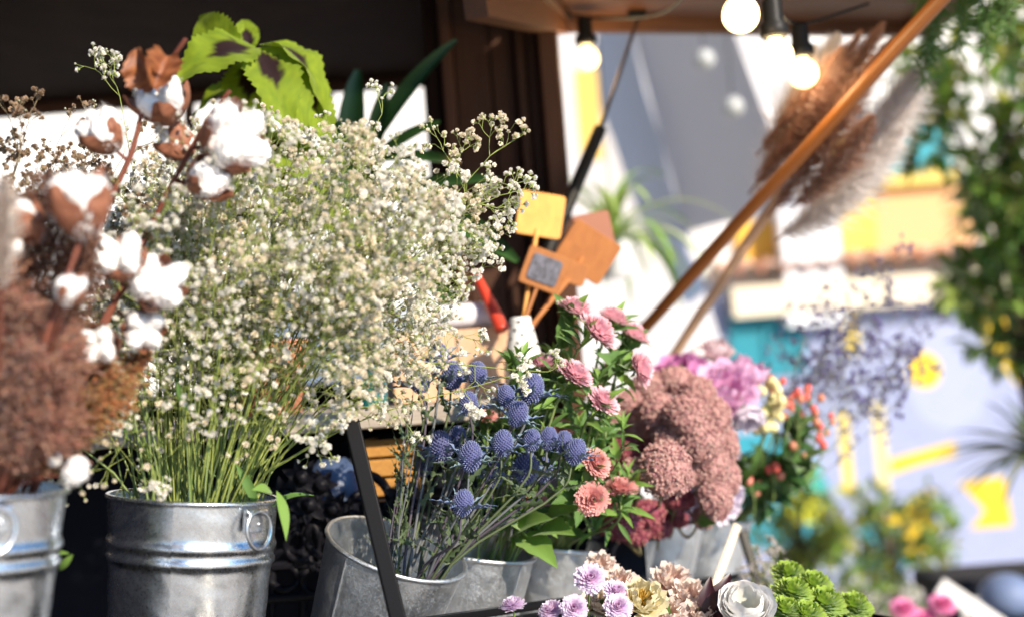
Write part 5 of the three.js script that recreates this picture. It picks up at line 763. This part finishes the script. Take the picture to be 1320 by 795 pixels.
  // maroon leaves
  { const o = thing('maroon_leaf_sprig', 'dark maroon pointed leaves between peach flowers and white ranunculus', 'foliage', front(925, 2.0)), mm = mat(C(0.035, 0.008, 0.012), 0.4); part('stem', new B().tube([front(925, 2.0), P(922, 795, 1.98)], 0.002, 5).geo(), M.stem, o); for (const [x0, y0, x1, y1] of [[918, 800, 942, 738], [912, 800, 916, 742], [925, 805, 930, 755]]) { const a = P(x0, y0, 1.98), b = P(x1, y1, 1.99); placed('leaf', ovalLeaf, mm, o, frame(a, b.clone().sub(a), camDir(-0.3, 0.3, 0.9), a.distanceTo(b))); } }
  // green button flowers
  const gb = rayHead(1, 9, C(0.22, 0.38, 0.03), C(0.22, 0.4, 0.03), C(0.4, 0.55, 0.07), 97, 0.17, 0.0);
  for (const [x, y, d, R] of [[1017, 742, 2.12, 0.029], [1049, 756, 2.1, 0.031], [1022, 766, 2.05, 0.032], [1062, 780, 2.06, 0.035], [1012, 790, 2.0, 0.03], [1100, 784, 2.12, 0.032], [1040, 795, 2.0, 0.03]]) { const c = P(x, y, d), a = camDir(0.1, 0.92, 0.35), { o } = stemmed('green_button_flower', 'bright green button chrysanthemum beside the white ranunculus', 'chrysanthemum', 'green button chrysanthemums', front(x, d + 0.02), c, a, R * 0.3, 0.0022, M.stem); stuff(placed('bloom', gb, M.petalvc, o, frame(c, a, rvec(r), R, R * 1.1, R))); }
  // pale haze of dried blossoms, pale label stick, pink far flowers
  for (const [x, y] of [[985, 728], [1000, 745], [970, 742]]) { const b = P(x, y, 2.6), a = P(975, 860, 2.6); gypSpray('pale_filler_spray', 'pale tiny flowered filler spray behind the black rack leg', 'pale filler sprays', a, a.clone().lerp(b, 0.5), b, { seed: 7100 + x, nodes: 6, levels: 3, len: 0.03, from: 0.5, white: C(0.7, 0.66, 0.62) }); }
  { const a = P(951, 676, 2.45), b = P(905, 800, 2.35), o = thing('pale_label_stick', 'pale wooden label stick in front of the black rack leg', 'stick', b); placed('stick', new RoundedBoxGeometry(0.016, 1, 0.004, 1, 0.0015), mat(C(0.68, 0.56, 0.4), 0.6), o, frame(a.clone().lerp(b, 0.5), b.clone().sub(a), camDir(0.2, 0, 1), 1, a.distanceTo(b), 1)); }
  for (const [x, y] of [[1165, 786], [1215, 780], [1190, 800]]) { const c = P(x, y, 3.6), a = camDir(0, 0.8, 0.6), { o } = stemmed('magenta_flower', 'blurred magenta flower low by the pale board', 'flower', 'magenta flowers', P(x, 1000, 3.6).setY(0), c, a, 0.01, 0.002, M.stem); stuff(placed('bloom', asterPink[0], mat(C(1, 0.55, 0.9), 0.7, { vertexColors: true }), o, frame(c, a, V(0, 0, 1), 0.035))); }
}
// pampas plumes hanging along the pole
{
  const r = rng(940), br = [C(0.34, 0.17, 0.11), C(0.42, 0.23, 0.15), C(0.26, 0.115, 0.07)], wh = [C(0.8, 0.74, 0.7), C(0.86, 0.81, 0.78)];
  [[1140, 30, 975, 225, br], [1150, 50, 985, 255, br], [1110, 40, 965, 250, br], [1130, 70, 990, 280, br], [1090, 60, 975, 200, br], [1125, 150, 1020, 270, br]].forEach(([x0, y0, x1, y1, cols], i) => { const a = P(x0, y0, 2.55), b = P(x1, y1, 2.75); plume('brown_pampas_plume', 'brown dried pampas plume tied along the slanting pole', 'brown pampas plumes', b.clone(), b.clone().lerp(a, 0.5).add(V(0, -0.01, 0)), a, { seed: 960 + i, n: 2400, from: 0.06, spread: 0.056, cols, w: 0.0014, along: 1.35 }); });
  [[1180, 115, 1040, 255], [1165, 165, 1015, 300], [1050, 60, 965, 270], [1190, 90, 1090, 205], [1130, 205, 1000, 310], [1080, 45, 985, 200]].forEach(([x0, y0, x1, y1], i) => { const a = P(x0, y0, 2.7), b = P(x1, y1, 2.85); plume('white_pampas_plume', 'white fluffy pampas plume beside the brown plumes', 'white pampas plumes', b.clone(), b.clone().lerp(a, 0.5).add(V(0, -0.01, 0)), a, { seed: 980 + i, n: 2400, from: 0.06, spread: 0.072, cols: wh, w: 0.0013, along: 1.2 }); });
}
renderer.render(scene, camera);
